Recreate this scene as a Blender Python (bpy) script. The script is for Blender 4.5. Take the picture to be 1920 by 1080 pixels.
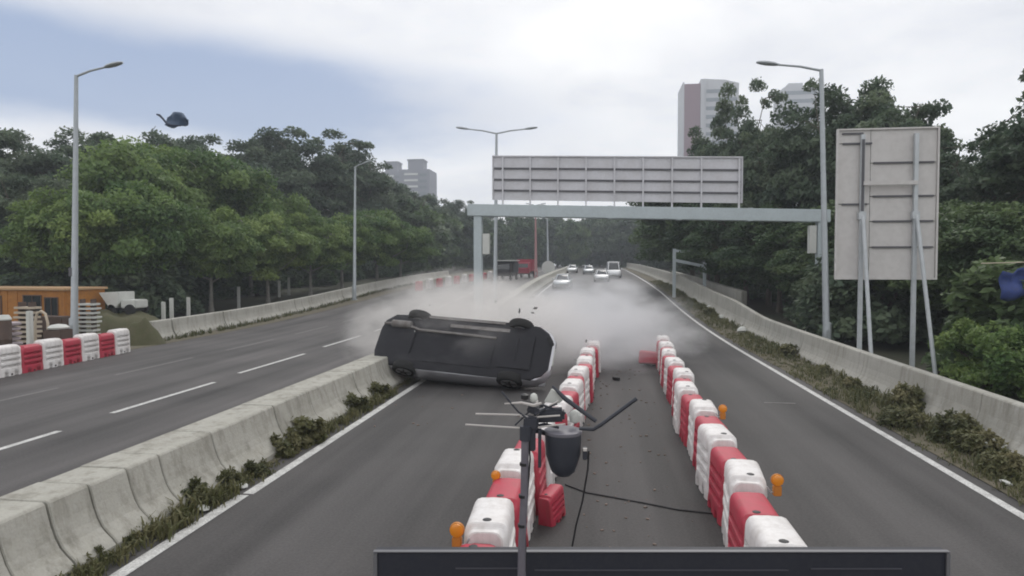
import bpy, bmesh, math, random
import numpy as np
from mathutils import Vector, Matrix, Euler

for o in list(bpy.data.objects): bpy.data.objects.remove(o)
scene = bpy.context.scene
C = scene.collection
R = math.radians

# ------------------------------------------------------------------ camera
FPX, CAMH, YAW, PITCH = 1235.0, 3.4, R(7.47), R(1.84)
cam_d = bpy.data.cameras.new('camera'); cam = bpy.data.objects.new('camera', cam_d); C.objects.link(cam)
cam.location = (0, 0, CAMH); cam.rotation_euler = (R(90) - PITCH, 0, YAW)
cam_d.sensor_width = 36; cam_d.lens = 36 * FPX / 1920; cam_d.clip_start = 0.1; cam_d.clip_end = 3000
scene.camera = cam
CM = Euler((R(90) - PITCH, 0, YAW)).to_matrix()

# ------------------------------------------------------------------ world, sun, exposure
SUN_EL, SUN_AZ = R(42), R(8)          # ahead of the camera, a little right of the road
w = bpy.data.worlds.new('World'); scene.world = w; w.use_nodes = True
nt = w.node_tree; nt.nodes.clear()
def WN(t, **k):
    n = nt.nodes.new(t)
    for a, b in k.items(): setattr(n, a, b)
    return n
def WL(a, b): nt.links.new(a, b)
def wmath(op, a, b=None, clamp=False):
    n = WN('ShaderNodeMath', operation=op, use_clamp=clamp)
    for i, v in enumerate((a, b)):
        if v is None: continue
        if isinstance(v, (int, float)): n.inputs[i].default_value = v
        else: WL(v, n.inputs[i])
    return n.outputs[0]
sky = WN('ShaderNodeTexSky', sky_type='NISHITA', sun_disc=False, sun_elevation=SUN_EL, sun_rotation=SUN_AZ, air_density=1.0, dust_density=3.0, altitude=20)
tc = WN('ShaderNodeTexCoord'); sep = WN('ShaderNodeSeparateXYZ'); WL(tc.outputs['Generated'], sep.inputs[0])
zc = wmath('MAXIMUM', sep.outputs[2], 0.0); den = wmath('ADD', zc, 0.16)
cx = wmath('DIVIDE', sep.outputs[0], den); cy = wmath('DIVIDE', sep.outputs[1], den)
cmb = WN('ShaderNodeCombineXYZ'); WL(cx, cmb.inputs[0]); WL(cy, cmb.inputs[1])
n1 = WN('ShaderNodeTexNoise'); n1.inputs['Scale'].default_value = 0.9; n1.inputs['Detail'].default_value = 6; n1.inputs['Roughness'].default_value = .55; WL(cmb.outputs[0], n1.inputs['Vector'])
n2 = WN('ShaderNodeTexNoise'); n2.inputs['Scale'].default_value = 0.45; n2.inputs['Detail'].default_value = 4; WL(cmb.outputs[0], n2.inputs['Vector'])
# cloud deck brightness
cr = WN('ShaderNodeValToRGB'); cr.color_ramp.elements[0].position = .3; cr.color_ramp.elements[0].color = (8.0, 8.2, 8.9, 1)
cr.color_ramp.elements[1].position = .62; cr.color_ramp.elements[1].color = (12.9, 12.75, 12.6, 1); WL(n1.outputs[0], cr.inputs[0])
# a thin blue-grey opening low in the cloud deck ahead and to the left, and whatever openings the noise makes elsewhere
gx = wmath('MULTIPLY', wmath('ADD', sep.outputs[0], 0.60), 1.55)
gz = wmath('MULTIPLY', wmath('ADD', wmath('ADD', sep.outputs[2], -0.215), wmath('MULTIPLY', sep.outputs[0], 0.05)), 9.5)
gr = wmath('SQRT', wmath('ADD', wmath('MULTIPLY', gx, gx), wmath('MULTIPLY', gz, gz)))
gm = wmath('ADD', wmath('SUBTRACT', 1.0, gr), wmath('MULTIPLY', wmath('SUBTRACT', n1.outputs[0], .5), 1.3))
fy = wmath('GREATER_THAN', sep.outputs[1], 0.0)
gm = wmath('MULTIPLY', gm, fy)
gn = wmath('MULTIPLY', wmath('SUBTRACT', n2.outputs[0], .60), 5.0, True)
mx = wmath('MAXIMUM', wmath('MULTIPLY', gm, 1.7, True), gn)
sm = WN('ShaderNodeMapRange', interpolation_type='SMOOTHSTEP'); WL(mx, sm.inputs[0])
gap = WN('ShaderNodeMix', data_type='RGBA'); gap.inputs[0].default_value = .8; WL(sky.outputs[0], gap.inputs[6]); gap.inputs[7].default_value = (2.2, 3.5, 6.3, 1)
mix = WN('ShaderNodeMix', data_type='RGBA'); WL(wmath('MULTIPLY', sm.outputs[0], .95), mix.inputs[0]); WL(cr.outputs[0], mix.inputs[6]); WL(gap.outputs[2], mix.inputs[7])
bg = WN('ShaderNodeBackground'); bg.inputs[1].default_value = 0.1; WL(mix.outputs[2], bg.inputs[0])
wo = WN('ShaderNodeOutputWorld'); WL(bg.outputs[0], wo.inputs[0])

sd = bpy.data.lights.new('sun', 'SUN'); sd.energy = 1.0; sd.angle = R(25); sd.color = (1, .96, .9)
sun = bpy.data.objects.new('sun', sd); C.objects.link(sun)
sdir = Vector((math.sin(SUN_AZ) * math.cos(SUN_EL), math.cos(SUN_AZ) * math.cos(SUN_EL), math.sin(SUN_EL)))
sun.rotation_euler = (-sdir).to_track_quat('-Z', 'Y').to_euler(); sun.location = (0, 0, 60)

vs = scene.view_settings
vs.view_transform = 'Standard'; vs.look = 'None'; vs.gamma = 1; vs.use_curve_mapping = False; vs.exposure = 0.0
scene.render.engine = 'CYCLES'
cy_ = scene.cycles
cy_.use_denoising = True; cy_.max_bounces = 8; cy_.diffuse_bounces = 3; cy_.glossy_bounces = 3; cy_.transmission_bounces = 4
cy_.volume_bounces = 3; cy_.transparent_max_bounces = 8; cy_.volume_step_rate = 1.0; cy_.volume_max_steps = 256
cy_.filter_width = 1.9

# ------------------------------------------------------------------ layout helpers (pixel of the 1920x1080 photo -> place in the world)
def ray(px, py): return CM @ Vector(((px - 960) / FPX, (540 - py) / FPX, -1))
def at(px, py, Y):
    d = ray(px, py); t = Y / d.y; return Vector((d.x * t, Y, CAMH + d.z * t))
def gnd(px, py, z=0.0):
    d = ray(px, py); t = (z - CAMH) / d.z; return Vector((d.x * t, d.y * t, z))
_ty = np.arange(-100, 1000, 1.0)
_tz = np.interp(_ty, [-100, 30, 38, 47, 60, 75, 99, 140, 200, 300, 1000], [0, 0, .12, .42, 1.05, 1.5, 2.0, 2.7, 3.4, 4.0, 5.0])
_tz = np.convolve(np.pad(_tz, 4, mode='edge'), np.ones(9) / 9, 'valid')
def zg(y): return float(np.interp(y, _ty, _tz))      # the road climbs gently beyond the gantry

# ------------------------------------------------------------------ materials
MATS = {}
def mat(name, col, rough=.7, metal=0.0, noise=None, bump=None, spec=.4, coat=0, emit=None, alpha=None, coord='Object'):
    """noise=(scale, amount, colour2[, detail]); bump=(scale, strength)"""
    if name in MATS: return MATS[name]
    m = bpy.data.materials.new(name); m.use_nodes = True; MATS[name] = m
    t = m.node_tree; b = t.nodes['Principled BSDF']
    b.inputs['Base Color'].default_value = (*col, 1); b.inputs['Roughness'].default_value = rough; b.inputs['Metallic'].default_value = metal
    b.inputs['Specular IOR Level'].default_value = spec; b.inputs['Coat Weight'].default_value = coat
    if emit: b.inputs['Emission Color'].default_value = (*emit[:3], 1); b.inputs['Emission Strength'].default_value = emit[3]
    c = t.nodes.new('ShaderNodeTexCoord')
    if noise:
        last = None
        for i, (sc, am, c2) in enumerate(noise):
            n = t.nodes.new('ShaderNodeTexNoise'); n.inputs['Scale'].default_value = sc; n.inputs['Detail'].default_value = 6; n.inputs['Roughness'].default_value = .62
            t.links.new(c.outputs[coord], n.inputs['Vector'])
            r = t.nodes.new('ShaderNodeMapRange'); r.inputs[1].default_value = .42; r.inputs[2].default_value = .68; r.inputs[4].default_value = am
            t.links.new(n.outputs[0], r.inputs[0])
            x = t.nodes.new('ShaderNodeMix'); x.data_type = 'RGBA'; t.links.new(r.outputs[0], x.inputs[0])
            if last is None: x.inputs[6].default_value = (*col, 1)
            else: t.links.new(last, x.inputs[6])
            x.inputs[7].default_value = (*c2, 1); last = x.outputs[2]
        t.links.new(last, b.inputs['Base Color'])
    if bump:
        n = t.nodes.new('ShaderNodeTexNoise'); n.inputs['Scale'].default_value = bump[0]; n.inputs['Detail'].default_value = 5
        t.links.new(c.outputs[coord], n.inputs['Vector'])
        u = t.nodes.new('ShaderNodeBump'); u.inputs['Strength'].default_value = bump[1]; u.inputs['Distance'].default_value = .02
        t.links.new(n.outputs[0], u.inputs['Height']); t.links.new(u.outputs[0], b.inputs['Normal'])
    return m

def asphalt_mat(name, col, lanes, x0):
    """asphalt with lengthwise wheel-path wear, patches and fine aggregate"""
    m = bpy.data.materials.new(name); m.use_nodes = True; t = m.node_tree; b = t.nodes['Principled BSDF']
    b.inputs['Roughness'].default_value = .72; b.inputs['Specular IOR Level'].default_value = .35
    def N(k): return t.nodes.new(k)
    c = N('ShaderNodeTexCoord'); s = N('ShaderNodeSeparateXYZ'); t.links.new(c.outputs['Object'], s.inputs[0])
    def mth(op, a, bb=None):
        n = N('ShaderNodeMath'); n.operation = op
        for i, v in enumerate((a, bb)):
            if v is None: continue
            if isinstance(v, (int, float)): n.inputs[i].default_value = v
            else: t.links.new(v, n.inputs[i])
        return n.outputs[0]
    mp = N('ShaderNodeMapping'); mp.inputs['Scale'].default_value = (1.6, .07, 1); t.links.new(c.outputs['Object'], mp.inputs[0])
    nz = N('ShaderNodeTexNoise'); nz.inputs['Scale'].default_value = 1.0; nz.inputs['Detail'].default_value = 5; t.links.new(mp.outputs[0], nz.inputs[0])
    nb = N('ShaderNodeTexNoise'); nb.inputs['Scale'].default_value = .35; nb.inputs['Detail'].default_value = 7; t.links.new(c.outputs['Object'], nb.inputs[0])
    nf = N('ShaderNodeTexNoise'); nf.inputs['Scale'].default_value = 28; nf.inputs['Detail'].default_value = 4; t.links.new(c.outputs['Object'], nf.inputs[0])
    # two wheel paths in each lane
    wv = mth('COSINE', mth('MULTIPLY', mth('SUBTRACT', s.outputs[0], x0), 2 * math.pi * 2 / 3.67))
    f = mth('ADD', mth('MULTIPLY', wv, .12), mth('ADD', mth('MULTIPLY', mth('SUBTRACT', nz.outputs[0], .5), 1.5), mth('ADD', mth('MULTIPLY', mth('SUBTRACT', nb.outputs[0], .5), 1.4), mth('MULTIPLY', mth('SUBTRACT', nf.outputs[0], .5), 1.0))))
    f = mth('ADD', f, 1.0)
    v = N('ShaderNodeVectorMath'); v.operation = 'SCALE'; v.inputs[0].default_value = col; t.links.new(f, v.inputs['Scale'])
    t.links.new(v.outputs[0], b.inputs['Base Color'])
    u = N('ShaderNodeBump'); u.inputs['Strength'].default_value = .35; u.inputs['Distance'].default_value = .01
    nf2 = N('ShaderNodeTexNoise'); nf2.inputs['Scale'].default_value = 70; nf2.inputs['Detail'].default_value = 3; t.links.new(c.outputs['Object'], nf2.inputs[0])
    t.links.new(nf2.outputs[0], u.inputs['Height']); t.links.new(u.outputs[0], b.inputs['Normal'])
    rr = N('ShaderNodeMapRange'); t.links.new(nb.outputs[0], rr.inputs[0]); rr.inputs[3].default_value = .6; rr.inputs[4].default_value = .85
    t.links.new(rr.outputs[0], b.inputs['Roughness'])
    return m

ASPH = asphalt_mat('asphalt', (.060, .0565, .056), 3, -5.2)
ASPH2 = asphalt_mat('asphalt_older', (.074, .069, .068), 3, -7.4)
PAINT = mat('road_paint', (.66, .66, .64), .6, noise=[(5, .6, (.30, .29, .28)), (40, .6, (.16, .155, .15))])
PAINT_FAINT = mat('worn_road_paint', (.17, .165, .16), .7, noise=[(7, .8, (.09, .088, .086))])
CONC = mat('barrier_concrete', (.40, .39, .345), .85, noise=[(1.3, .6, (.28, .27, .23)), (7, .35, (.46, .45, .42)), (30, .25, (.22, .21, .18))], bump=(25, .35))
def streaks(m, amt, col):
    t = m.node_tree; b = t.nodes['Principled BSDF']; src = b.inputs['Base Color'].links[0].from_socket
    c = t.nodes.new('ShaderNodeTexCoord'); mp_ = t.nodes.new('ShaderNodeMapping'); mp_.inputs['Scale'].default_value = (3, 3, .35); t.links.new(c.outputs['Object'], mp_.inputs[0])
    n = t.nodes.new('ShaderNodeTexNoise'); n.inputs['Scale'].default_value = 1.6; n.inputs['Detail'].default_value = 7; n.inputs['Roughness'].default_value = .65; t.links.new(mp_.outputs[0], n.inputs[0])
    r = t.nodes.new('ShaderNodeMapRange'); r.inputs[1].default_value = .48; r.inputs[2].default_value = .72; r.inputs[4].default_value = amt; t.links.new(n.outputs[0], r.inputs[0])
    x = t.nodes.new('ShaderNodeMix'); x.data_type = 'RGBA'; t.links.new(r.outputs[0], x.inputs[0]); t.links.new(src, x.inputs[6]); x.inputs[7].default_value = (*col, 1); t.links.new(x.outputs[2], b.inputs['Base Color'])
streaks(CONC, .75, (.17, .16, .13))
CONC2 = mat('wall_concrete', (.42, .41, .375), .85, noise=[(.7, .6, (.29, .28, .24)), (5, .35, (.36, .35, .31)), (22, .22, (.22, .21, .18))], bump=(20, .3))
streaks(CONC2, .65, (.19, .18, .145))
SOIL = mat('verge_soil', (.12, .105, .075), .95, noise=[(1.2, .7, (.085, .085, .05)), (9, .6, (.17, .145, .10))], bump=(14, .8))
EARTH = mat('wooded_ground', (.045, .045, .03), .95, noise=[(.3, .7, (.03, .045, .018)), (3, .5, (.07, .058, .04))], bump=(3, .8))
STEEL = mat('galvanised_steel', (.50, .53, .55), .5, .35, noise=[(4, .5, (.38, .41, .42))])
POLE = mat('lamp_post_steel', (.40, .43, .45), .5, .4, noise=[(3, .4, (.30, .32, .33))])
BEAM = mat('gantry_paint', (.46, .52, .54), .55, 0, noise=[(1.5, .4, (.38, .43, .45)), (12, .25, (.33, .36, .36))])
SIGNB = mat('sign_back_aluminium', (.60, .60, .63), .55, .15, noise=[(.8, .4, (.43, .42, .42)), (8, .2, (.38, .37, .36))])
SIGNW = mat('large_sign_back', (.58, .565, .55), .6, .05, noise=[(.9, .5, (.48, .465, .45)), (5, .3, (.40, .385, .37))])
RAILD = mat('sign_rail_dark', (.10, .10, .11), .6)
WPL = mat('white_plastic', (.78, .76, .75), .5, noise=[(2.3, .45, (.62, .585, .565)), (13, .3, (.48, .44, .41))], bump=(9, .12))
streaks(WPL, .5, (.40, .36, .33))
RPL = mat('red_plastic', (.46, .035, .07), .5, noise=[(2.1, .5, (.40, .045, .06)), (12, .3, (.30, .06, .06))], bump=(9, .12))
streaks(RPL, .5, (.30, .075, .075))
DARKP = mat('black_plastic', (.02, .02, .022), .5)
AMBER = mat('amber_lens', (.75, .27, .02), .25, spec=.6, coat=.4)
AMBERH = mat('amber_housing', (.50, .19, .03), .5)
BOARD = mat('tailboard_paint', (.020, .022, .032), .55, noise=[(3, .5, (.028, .030, .040)), (40, .25, (.045, .045, .05))])
RIMM = mat('tailboard_edge', (.16, .16, .17), .5, .3)
TRUCK = mat('truck_paint', (.55, .42, .08), .45)
MAST = mat('mast_tube', (.15, .14, .165), .5, .2, noise=[(20, .4, (.20, .19, .21))])
RODW = mat('pale_rod', (.50, .47, .45), .5)
LAMPH = mat('lamp_housing', (.035, .038, .05), .5, noise=[(12, .5, (.055, .058, .07))])
RUB = mat('rubber', (.018, .018, .018), .85)
RIMA = mat('wheel_alloy', (.42, .42, .43), .4, .7)
GLASS = mat('dark_glass', (.012, .016, .02), .08, spec=.6, coat=.3)
SILVER = mat('silver_car_paint', (.50, .50, .53), .35, .5, coat=.5)
UNDER = mat('car_underbody', (.009, .009, .013), .7, noise=[(3, .5, (.02, .02, .025))], bump=(6, .3))
UNDERM = mat('underbody_metal', (.20, .19, .185), .6, .3, noise=[(6, .6, (.09, .075, .06))])
CARW = mat('white_car_paint', (.72, .73, .74), .35, coat=.5)
CARS = mat('pale_grey_car_paint', (.50, .53, .55), .35, .3, coat=.5)
HEADL = mat('headlamp_glass', (.75, .77, .8), .15, spec=.7)
TAIL = mat('tail_lamp_red', (.45, .02, .02), .25)
BARK = mat('bark', (.10, .085, .065), .9, noise=[(5, .6, (.055, .048, .04))], bump=(12, .8))
BARKP = mat('pale_bark', (.21, .20, .18), .9, noise=[(5, .6, (.12, .115, .10))], bump=(12, .6))
ORANGE = mat('orange_sheet_steel', (.42, .175, .03), .65, noise=[(1.4, .6, (.30, .11, .025)), (9, .35, (.14, .075, .04))])
ORANGEL = mat('pale_orange_trim', (.45, .29, .16), .65)
WOODP = mat('pale_timber', (.50, .43, .34), .8, noise=[(6, .5, (.36, .29, .21))])
BROWN = mat('brown_board', (.085, .06, .05), .8, noise=[(4, .5, (.12, .08, .06))])
OFFW = mat('off_white_paint', (.56, .57, .54), .6, noise=[(3, .4, (.42, .43, .40))])
NET = mat('olive_netting', (.075, .075, .035), .9, noise=[(3, .7, (.10, .085, .05)), (20, .5, (.05, .055, .025))], bump=(20, .8))
TOWERM = mat('maroon_facade', (.15, .055, .07), .8, noise=[(.06, .4, (.13, .055, .065))])
TOWERG = mat('pale_grey_facade', (.42, .42, .43), .8, noise=[(.08, .4, (.36, .36, .37))])
TOWERD = mat('window_band', (.13, .15, .17), .35)
BLOCK = mat('flats_facade', (.20, .20, .23), .8, noise=[(.08, .4, (.17, .17, .2))])
BLUE = mat('blue_tarpaulin', (.03, .055, .20), .7, noise=[(3, .6, (.06, .09, .24)), (12, .5, (.03, .04, .10))])
DEBRIS = mat('blue_grey_torn_panel', (.08, .12, .19), .5, noise=[(4, .5, (.12, .16, .23))])
REDV = mat('red_vehicle_paint', (.30, .035, .06), .5)

def leaf_mat(name, a, b):
    m = bpy.data.materials.new(name); m.use_nodes = True; t = m.node_tree; t.nodes.clear()
    at_ = t.nodes.new('ShaderNodeAttribute'); at_.attribute_name = 'tone'
    oi = t.nodes.new('ShaderNodeObjectInfo')
    x = t.nodes.new('ShaderNodeMix'); x.data_type = 'RGBA'; x.inputs[6].default_value = (*a, 1); x.inputs[7].default_value = (*b, 1); t.links.new(at_.outputs['Fac'], x.inputs[0])
    hs = t.nodes.new('ShaderNodeHueSaturation'); t.links.new(x.outputs[2], hs.inputs['Color'])
    mr = t.nodes.new('ShaderNodeMapRange'); t.links.new(oi.outputs['Random'], mr.inputs[0]); mr.inputs[3].default_value = .8; mr.inputs[4].default_value = 1.2; t.links.new(mr.outputs[0], hs.inputs['Value'])
    mr2 = t.nodes.new('ShaderNodeMapRange'); t.links.new(oi.outputs['Random'], mr2.inputs[0]); mr2.inputs[3].default_value = .515; mr2.inputs[4].default_value = .488; t.links.new(mr2.outputs[0], hs.inputs['Hue'])
    d = t.nodes.new('ShaderNodeBsdfPrincipled'); d.inputs['Roughness'].default_value = .55; d.inputs['Specular IOR Level'].default_value = .3; t.links.new(hs.outputs[0], d.inputs['Base Color'])
    tr = t.nodes.new('ShaderNodeBsdfTranslucent'); t.links.new(hs.outputs[0], tr.inputs[0])
    ms = t.nodes.new('ShaderNodeMixShader'); ms.inputs[0].default_value = .35; t.links.new(d.outputs[0], ms.inputs[1]); t.links.new(tr.outputs[0], ms.inputs[2])
    o = t.nodes.new('ShaderNodeOutputMaterial'); t.links.new(ms.outputs[0], o.inputs[0]); return m
LEAF_B = leaf_mat('light_green_leaves', (.085, .15, .045), (.21, .29, .085))
LEAF_M = leaf_mat('green_leaves', (.058, .10, .045), (.125, .18, .075))
LEAF_D = leaf_mat('dark_green_leaves', (.066, .102, .064), (.13, .17, .10))
LEAF_W = leaf_mat('weed_leaves', (.07, .08, .03), (.16, .155, .075))
LEAF_R = leaf_mat('dry_weed_leaves', (.095, .105, .045), (.23, .215, .115))

# ------------------------------------------------------------------ mesh helpers
class MB:
    def __init__(s): s.v = []; s.f = []
    def add(s, vs_, fs):
        n = len(s.v); s.v += [tuple(p) for p in vs_]; s.f += [tuple(i + n for i in q) for q in fs]; return s
    def box(s, c, d, rot=None):
        p = [Vector((x * d[0] / 2, y * d[1] / 2, z * d[2] / 2)) for x in (-1, 1) for y in (-1, 1) for z in (-1, 1)]
        if rot is not None: p = [rot @ q for q in p]
        c = Vector(c)
        return s.add([q + c for q in p], [(0, 1, 3, 2), (4, 6, 7, 5), (0, 4, 5, 1), (2, 3, 7, 6), (0, 2, 6, 4), (1, 5, 7, 3)])
    def b2(s, x0, x1, y0, y1, z0, z1): return s.box(((x0 + x1) / 2, (y0 + y1) / 2, (z0 + z1) / 2), (x1 - x0, y1 - y0, z1 - z0))
    def tube(s, pts, rad, n=8, cap=True):
        pts = [Vector(p) for p in pts]
        if isinstance(rad, (int, float)): rad = [rad] * len(pts)
        rings = []; up0 = None
        for i, p in enumerate(pts):
            d = (pts[min(i + 1, len(pts) - 1)] - pts[max(i - 1, 0)]).normalized()
            if up0 is None: up0 = d.orthogonal().normalized()
            u = (up0 - d * up0.dot(d)).normalized(); up0 = u; v = d.cross(u)
            rings.append([p + (u * math.cos(2 * math.pi * k / n) + v * math.sin(2 * math.pi * k / n)) * rad[i] for k in range(n)])
        vs_ = [q for r in rings for q in r]; fs = []
        for i in range(len(pts) - 1):
            for k in range(n): fs.append((i * n + k, i * n + (k + 1) % n, (i + 1) * n + (k + 1) % n, (i + 1) * n + k))
        if cap: fs.append(tuple(reversed(range(n)))); fs.append(tuple((len(pts) - 1) * n + k for k in range(n)))
        return s.add(vs_, fs)
    def lathe(s, prof, c=(0, 0, 0), n=20, rot=None):
        vs_ = []; fs = []; c = Vector(c)
        for r, z in prof:
            for k in range(n):
                q = Vector((r * math.cos(2 * math.pi * k / n), r * math.sin(2 * math.pi * k / n), z))
                if rot is not None: q = rot @ q
                vs_.append(q + c)
        for i in range(len(prof) - 1):
            for k in range(n): fs.append((i * n + k, i * n + (k + 1) % n, (i + 1) * n + (k + 1) % n, (i + 1) * n + k))
        fs.append(tuple(reversed(range(n)))); fs.append(tuple((len(prof) - 1) * n + k for k in range(n)))
        return s.add(vs_, fs)
    def loft(s, rings, cap=True):
        n = len(rings[0]); vs_ = [q for r in rings for q in r]; fs = []
        for i in range(len(rings) - 1):
            for k in range(n): fs.append((i * n + k, i * n + (k + 1) % n, (i + 1) * n + (k + 1) % n, (i + 1) * n + k))
        if cap: fs.append(tuple(reversed(range(n)))); fs.append(tuple((len(rings) - 1) * n + k for k in range(n)))
        return s.add(vs_, fs)
    def mesh(s, name, m, smooth=False, bevel=0, ang=35, seg=2):
        me = bpy.data.meshes.new(name); me.from_pydata(s.v, [], s.f)
        bm = bmesh.new(); bm.from_mesh(me)
        bmesh.ops.recalc_face_normals(bm, faces=bm.faces)
        if bevel:
            ed = [e for e in bm.edges if len(e.link_faces) == 2 and e.calc_face_angle(0) > R(ang)]
            bmesh.ops.bevel(bm, geom=ed, offset=bevel, segments=seg, affect='EDGES', clamp_overlap=True)
        if smooth:
            for f in bm.faces: f.smooth = True
            for e in bm.edges:
                if len(e.link_faces) == 2 and e.calc_face_angle(0) > R(42): e.smooth = False
        bm.to_mesh(me); bm.free(); me.materials.append(m); return me
    def obj(s, name, m, parent=None, loc=None, rot=None, **k):
        return link(name, s.mesh(name, m, **k), parent, loc, rot)
def link(name, me, parent=None, loc=None, rot=None):
    o = bpy.data.objects.new(name, me); C.objects.link(o)
    if parent: o.parent = parent
    if loc is not None: o.location = loc
    if rot is not None: o.rotation_euler = rot
    return o
def tag(o, label=None, cat=None, group=None, kind=None):
    for k, v in (('label', label), ('category', cat), ('group', group), ('kind', kind)):
        if v: o[k] = v
    return o
def thing(name, label, cat, loc=(0, 0, 0), rot=(0, 0, 0), group=None):
    o = bpy.data.objects.new(name, None); C.objects.link(o); o.location = loc; o.rotation_euler = rot; o.empty_display_size = .2
    return tag(o, label, cat, group)
def copy_tree(o, parent=None):
    c = o.copy(); C.objects.link(c); c.parent = parent
    for ch in list(o.children): copy_tree(ch, c)
    return c
ORD = ['first', 'second', 'third', 'fourth', 'fifth', 'sixth', 'seventh', 'eighth', 'ninth', 'tenth', 'eleventh', 'twelfth', 'thirteenth', 'fourteenth', 'fifteenth', 'sixteenth', 'seventeenth', 'eighteenth', 'nineteenth', 'twentieth', 'twenty-first', 'twenty-second', 'twenty-third', 'twenty-fourth']

def ysteps(y0, y1):
    out = [y0]; y = y0
    while y < y1 - 1e-6:
        y = min(y1, y + (2.0 if y < 140 else 10.0)); out.append(y)
    return out
def strip(x0, x1, y0, y1, dz, thick=0.0, xf=None):
    """a sheet that follows the road's long profile"""
    m = MB(); ys = ysteps(y0, y1)
    for i in range(len(ys) - 1):
        a, b = ys[i], ys[i + 1]; oa = xf(a) if xf else 0; ob = xf(b) if xf else 0
        m.add([(x0 + oa, a, zg(a) + dz), (x1 + oa, a, zg(a) + dz), (x1 + ob, b, zg(b) + dz), (x0 + ob, b, zg(b) + dz)], [(0, 1, 2, 3)])
    return m
def weld(o):
    bm = bmesh.new(); bm.from_mesh(o.data); bmesh.ops.remove_doubles(bm, verts=bm.verts, dist=1e-4); bm.to_mesh(o.data); bm.free()
def extrude_profile(prof, ys, jitter=None):
    """closed (x,z) profile carried along y over the road's profile"""
    m = MB(); m.loft([[Vector((x, y, z + zg(y))) for x, z in prof] for y in ys]); return m

# ------------------------------------------------------------------ ground and roads
g = MB()
gx_ = [-420, -120, -60, -30, -19.4, 8.2, 30, 80, 420]; gy_ = [-80, -20, 0, 20] + list(range(28, 140, 4)) + [150, 170, 200, 250, 300, 400, 500, 650, 800]
gv = []; gf = []
for y in gy_:
    for x in gx_: gv.append((x, y, zg(y) - (.05 if -19.5 < x < 8.3 else .02)))
n = len(gx_)
for j in range(len(gy_) - 1):
    for i in range(n - 1): gf.append((j * n + i, j * n + i + 1, (j + 1) * n + i + 1, (j + 1) * n + i))
g.add(gv, gf); tag(g.obj('ground', EARTH), kind='structure')
road = strip(-5.55, 6.05, -40, 330, 0).obj('near_carriageway', ASPH); weld(road); tag(road, kind='structure')
road2 = strip(-18.95, -7.0, -40, 330, 0).obj('far_carriageway', ASPH2); weld(road2); tag(road2, kind='structure')
v1 = strip(6.05, 8.3, -40, 330, .012).obj('right_verge', SOIL); weld(v1); tag(v1, kind='structure')
v2 = strip(-7.0, -5.55, -40, 330, .012).obj('median_strip', SOIL); weld(v2); tag(v2, kind='structure')
v3 = strip(-24.5, -18.95, -40, 330, .012).obj('left_verge', SOIL); weld(v3); tag(v3, kind='structure')
# markings
strip(-5.32, -5.14, -10, 9.1, .005).obj('edge_line', PAINT, road)
strip(-5.27, -5.10, 9.16, 200, .005).obj('edge_line', PAINT, road)
strip(5.68, 5.83, -10, 200, .005, xf=lambda y: -.10 * min(1, max(0, (y - 15) / 40))).obj('edge_line', PAINT, road)
k = 0
for y0, y1, xx in [(8.2, 12.2, -11.05), (13.87, 18.0, -11.2), (19.65, 24.4, -11.38), (26.6, 31.0, -11.55)] + [(33 + 6.3 * j, 37.3 + 6.3 * j, -11.55) for j in range(22)]:
    strip(xx - .075, xx + .075, y0, y1, .005).obj('lane_dash', PAINT, road2)
for j in range(14):
    y0 = 12.6 + 6.2 * j; strip(-15.1, -14.98, y0, y0 + 4, .005).obj('lane_dash', PAINT_FAINT, road2)
for (px, py, l, wd) in [(1462, 756, .75, .09), (1300, 660, 1.1, .12), (935, 778, .5, .05)]:
    p = gnd(px, py); MB().box((p.x, p.y, .006), (l, wd, .002)).obj('paint_scuff', PAINT_FAINT, road)
# other carriageway that leaves behind the right wall, at the far side
# ------------------------------------------------------------------ concrete barriers
rng = random.Random(4)
def jersey(xf_toe, xf_top, xb_top, xb_toe, h):
    s = 1 if xf_toe > xb_toe else -1
    def q(top, toe, f): return top + (toe - top) * f
    fr = [(.10, 1.0), (.16, .86), (.23, .64), (.30, .46), (.40, .31), (.55, .16)]
    return [(xf_toe, -.06)] + [(q(xf_top, xf_toe, f), z) for z, f in fr] + [(xf_top, h - .03), (xf_top - s * .025, h), (xb_top + s * .025, h), (xb_top, h - .03)] + [(q(xb_top, xb_toe, f), z) for z, f in reversed(fr)] + [(xb_toe, -.06)]
cb = thing('concrete_barrier', 'long grey concrete median barrier with weeds along its foot, between the two carriageways', 'barrier', (-6.4, 0, 0))
joints = [-12, -9.4, -6.8, -4.2, -2, 0, 1.4, 2.8, 4.1, 5.25, 5.85, 6.48, 7.08, 7.72, 8.35, 9.6, 11.6, 13.1, 15.6]
while joints[-1] < 215: joints.append(joints[-1] + (2.0 if joints[-1] < 60 else 6.0))
for a, b in zip(joints, joints[1:]):
    dx = rng.uniform(-.012, .012); h = .8 + rng.uniform(-.006, .006)
    pf = [(x + dx, z) for x, z in jersey(.72, .36, -.33, -.66, h)]
    gap_ = .022 if b < 60 else .03
    extrude_profile(pf, [a + gap_ / 2, b - gap_ / 2] if b < 28 else [a + gap_ / 2, (a + b) / 2, b - gap_ / 2]).obj('barrier_segment', CONC, cb, bevel=.012 if b < 30 else 0, ang=50, seg=1)
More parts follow.
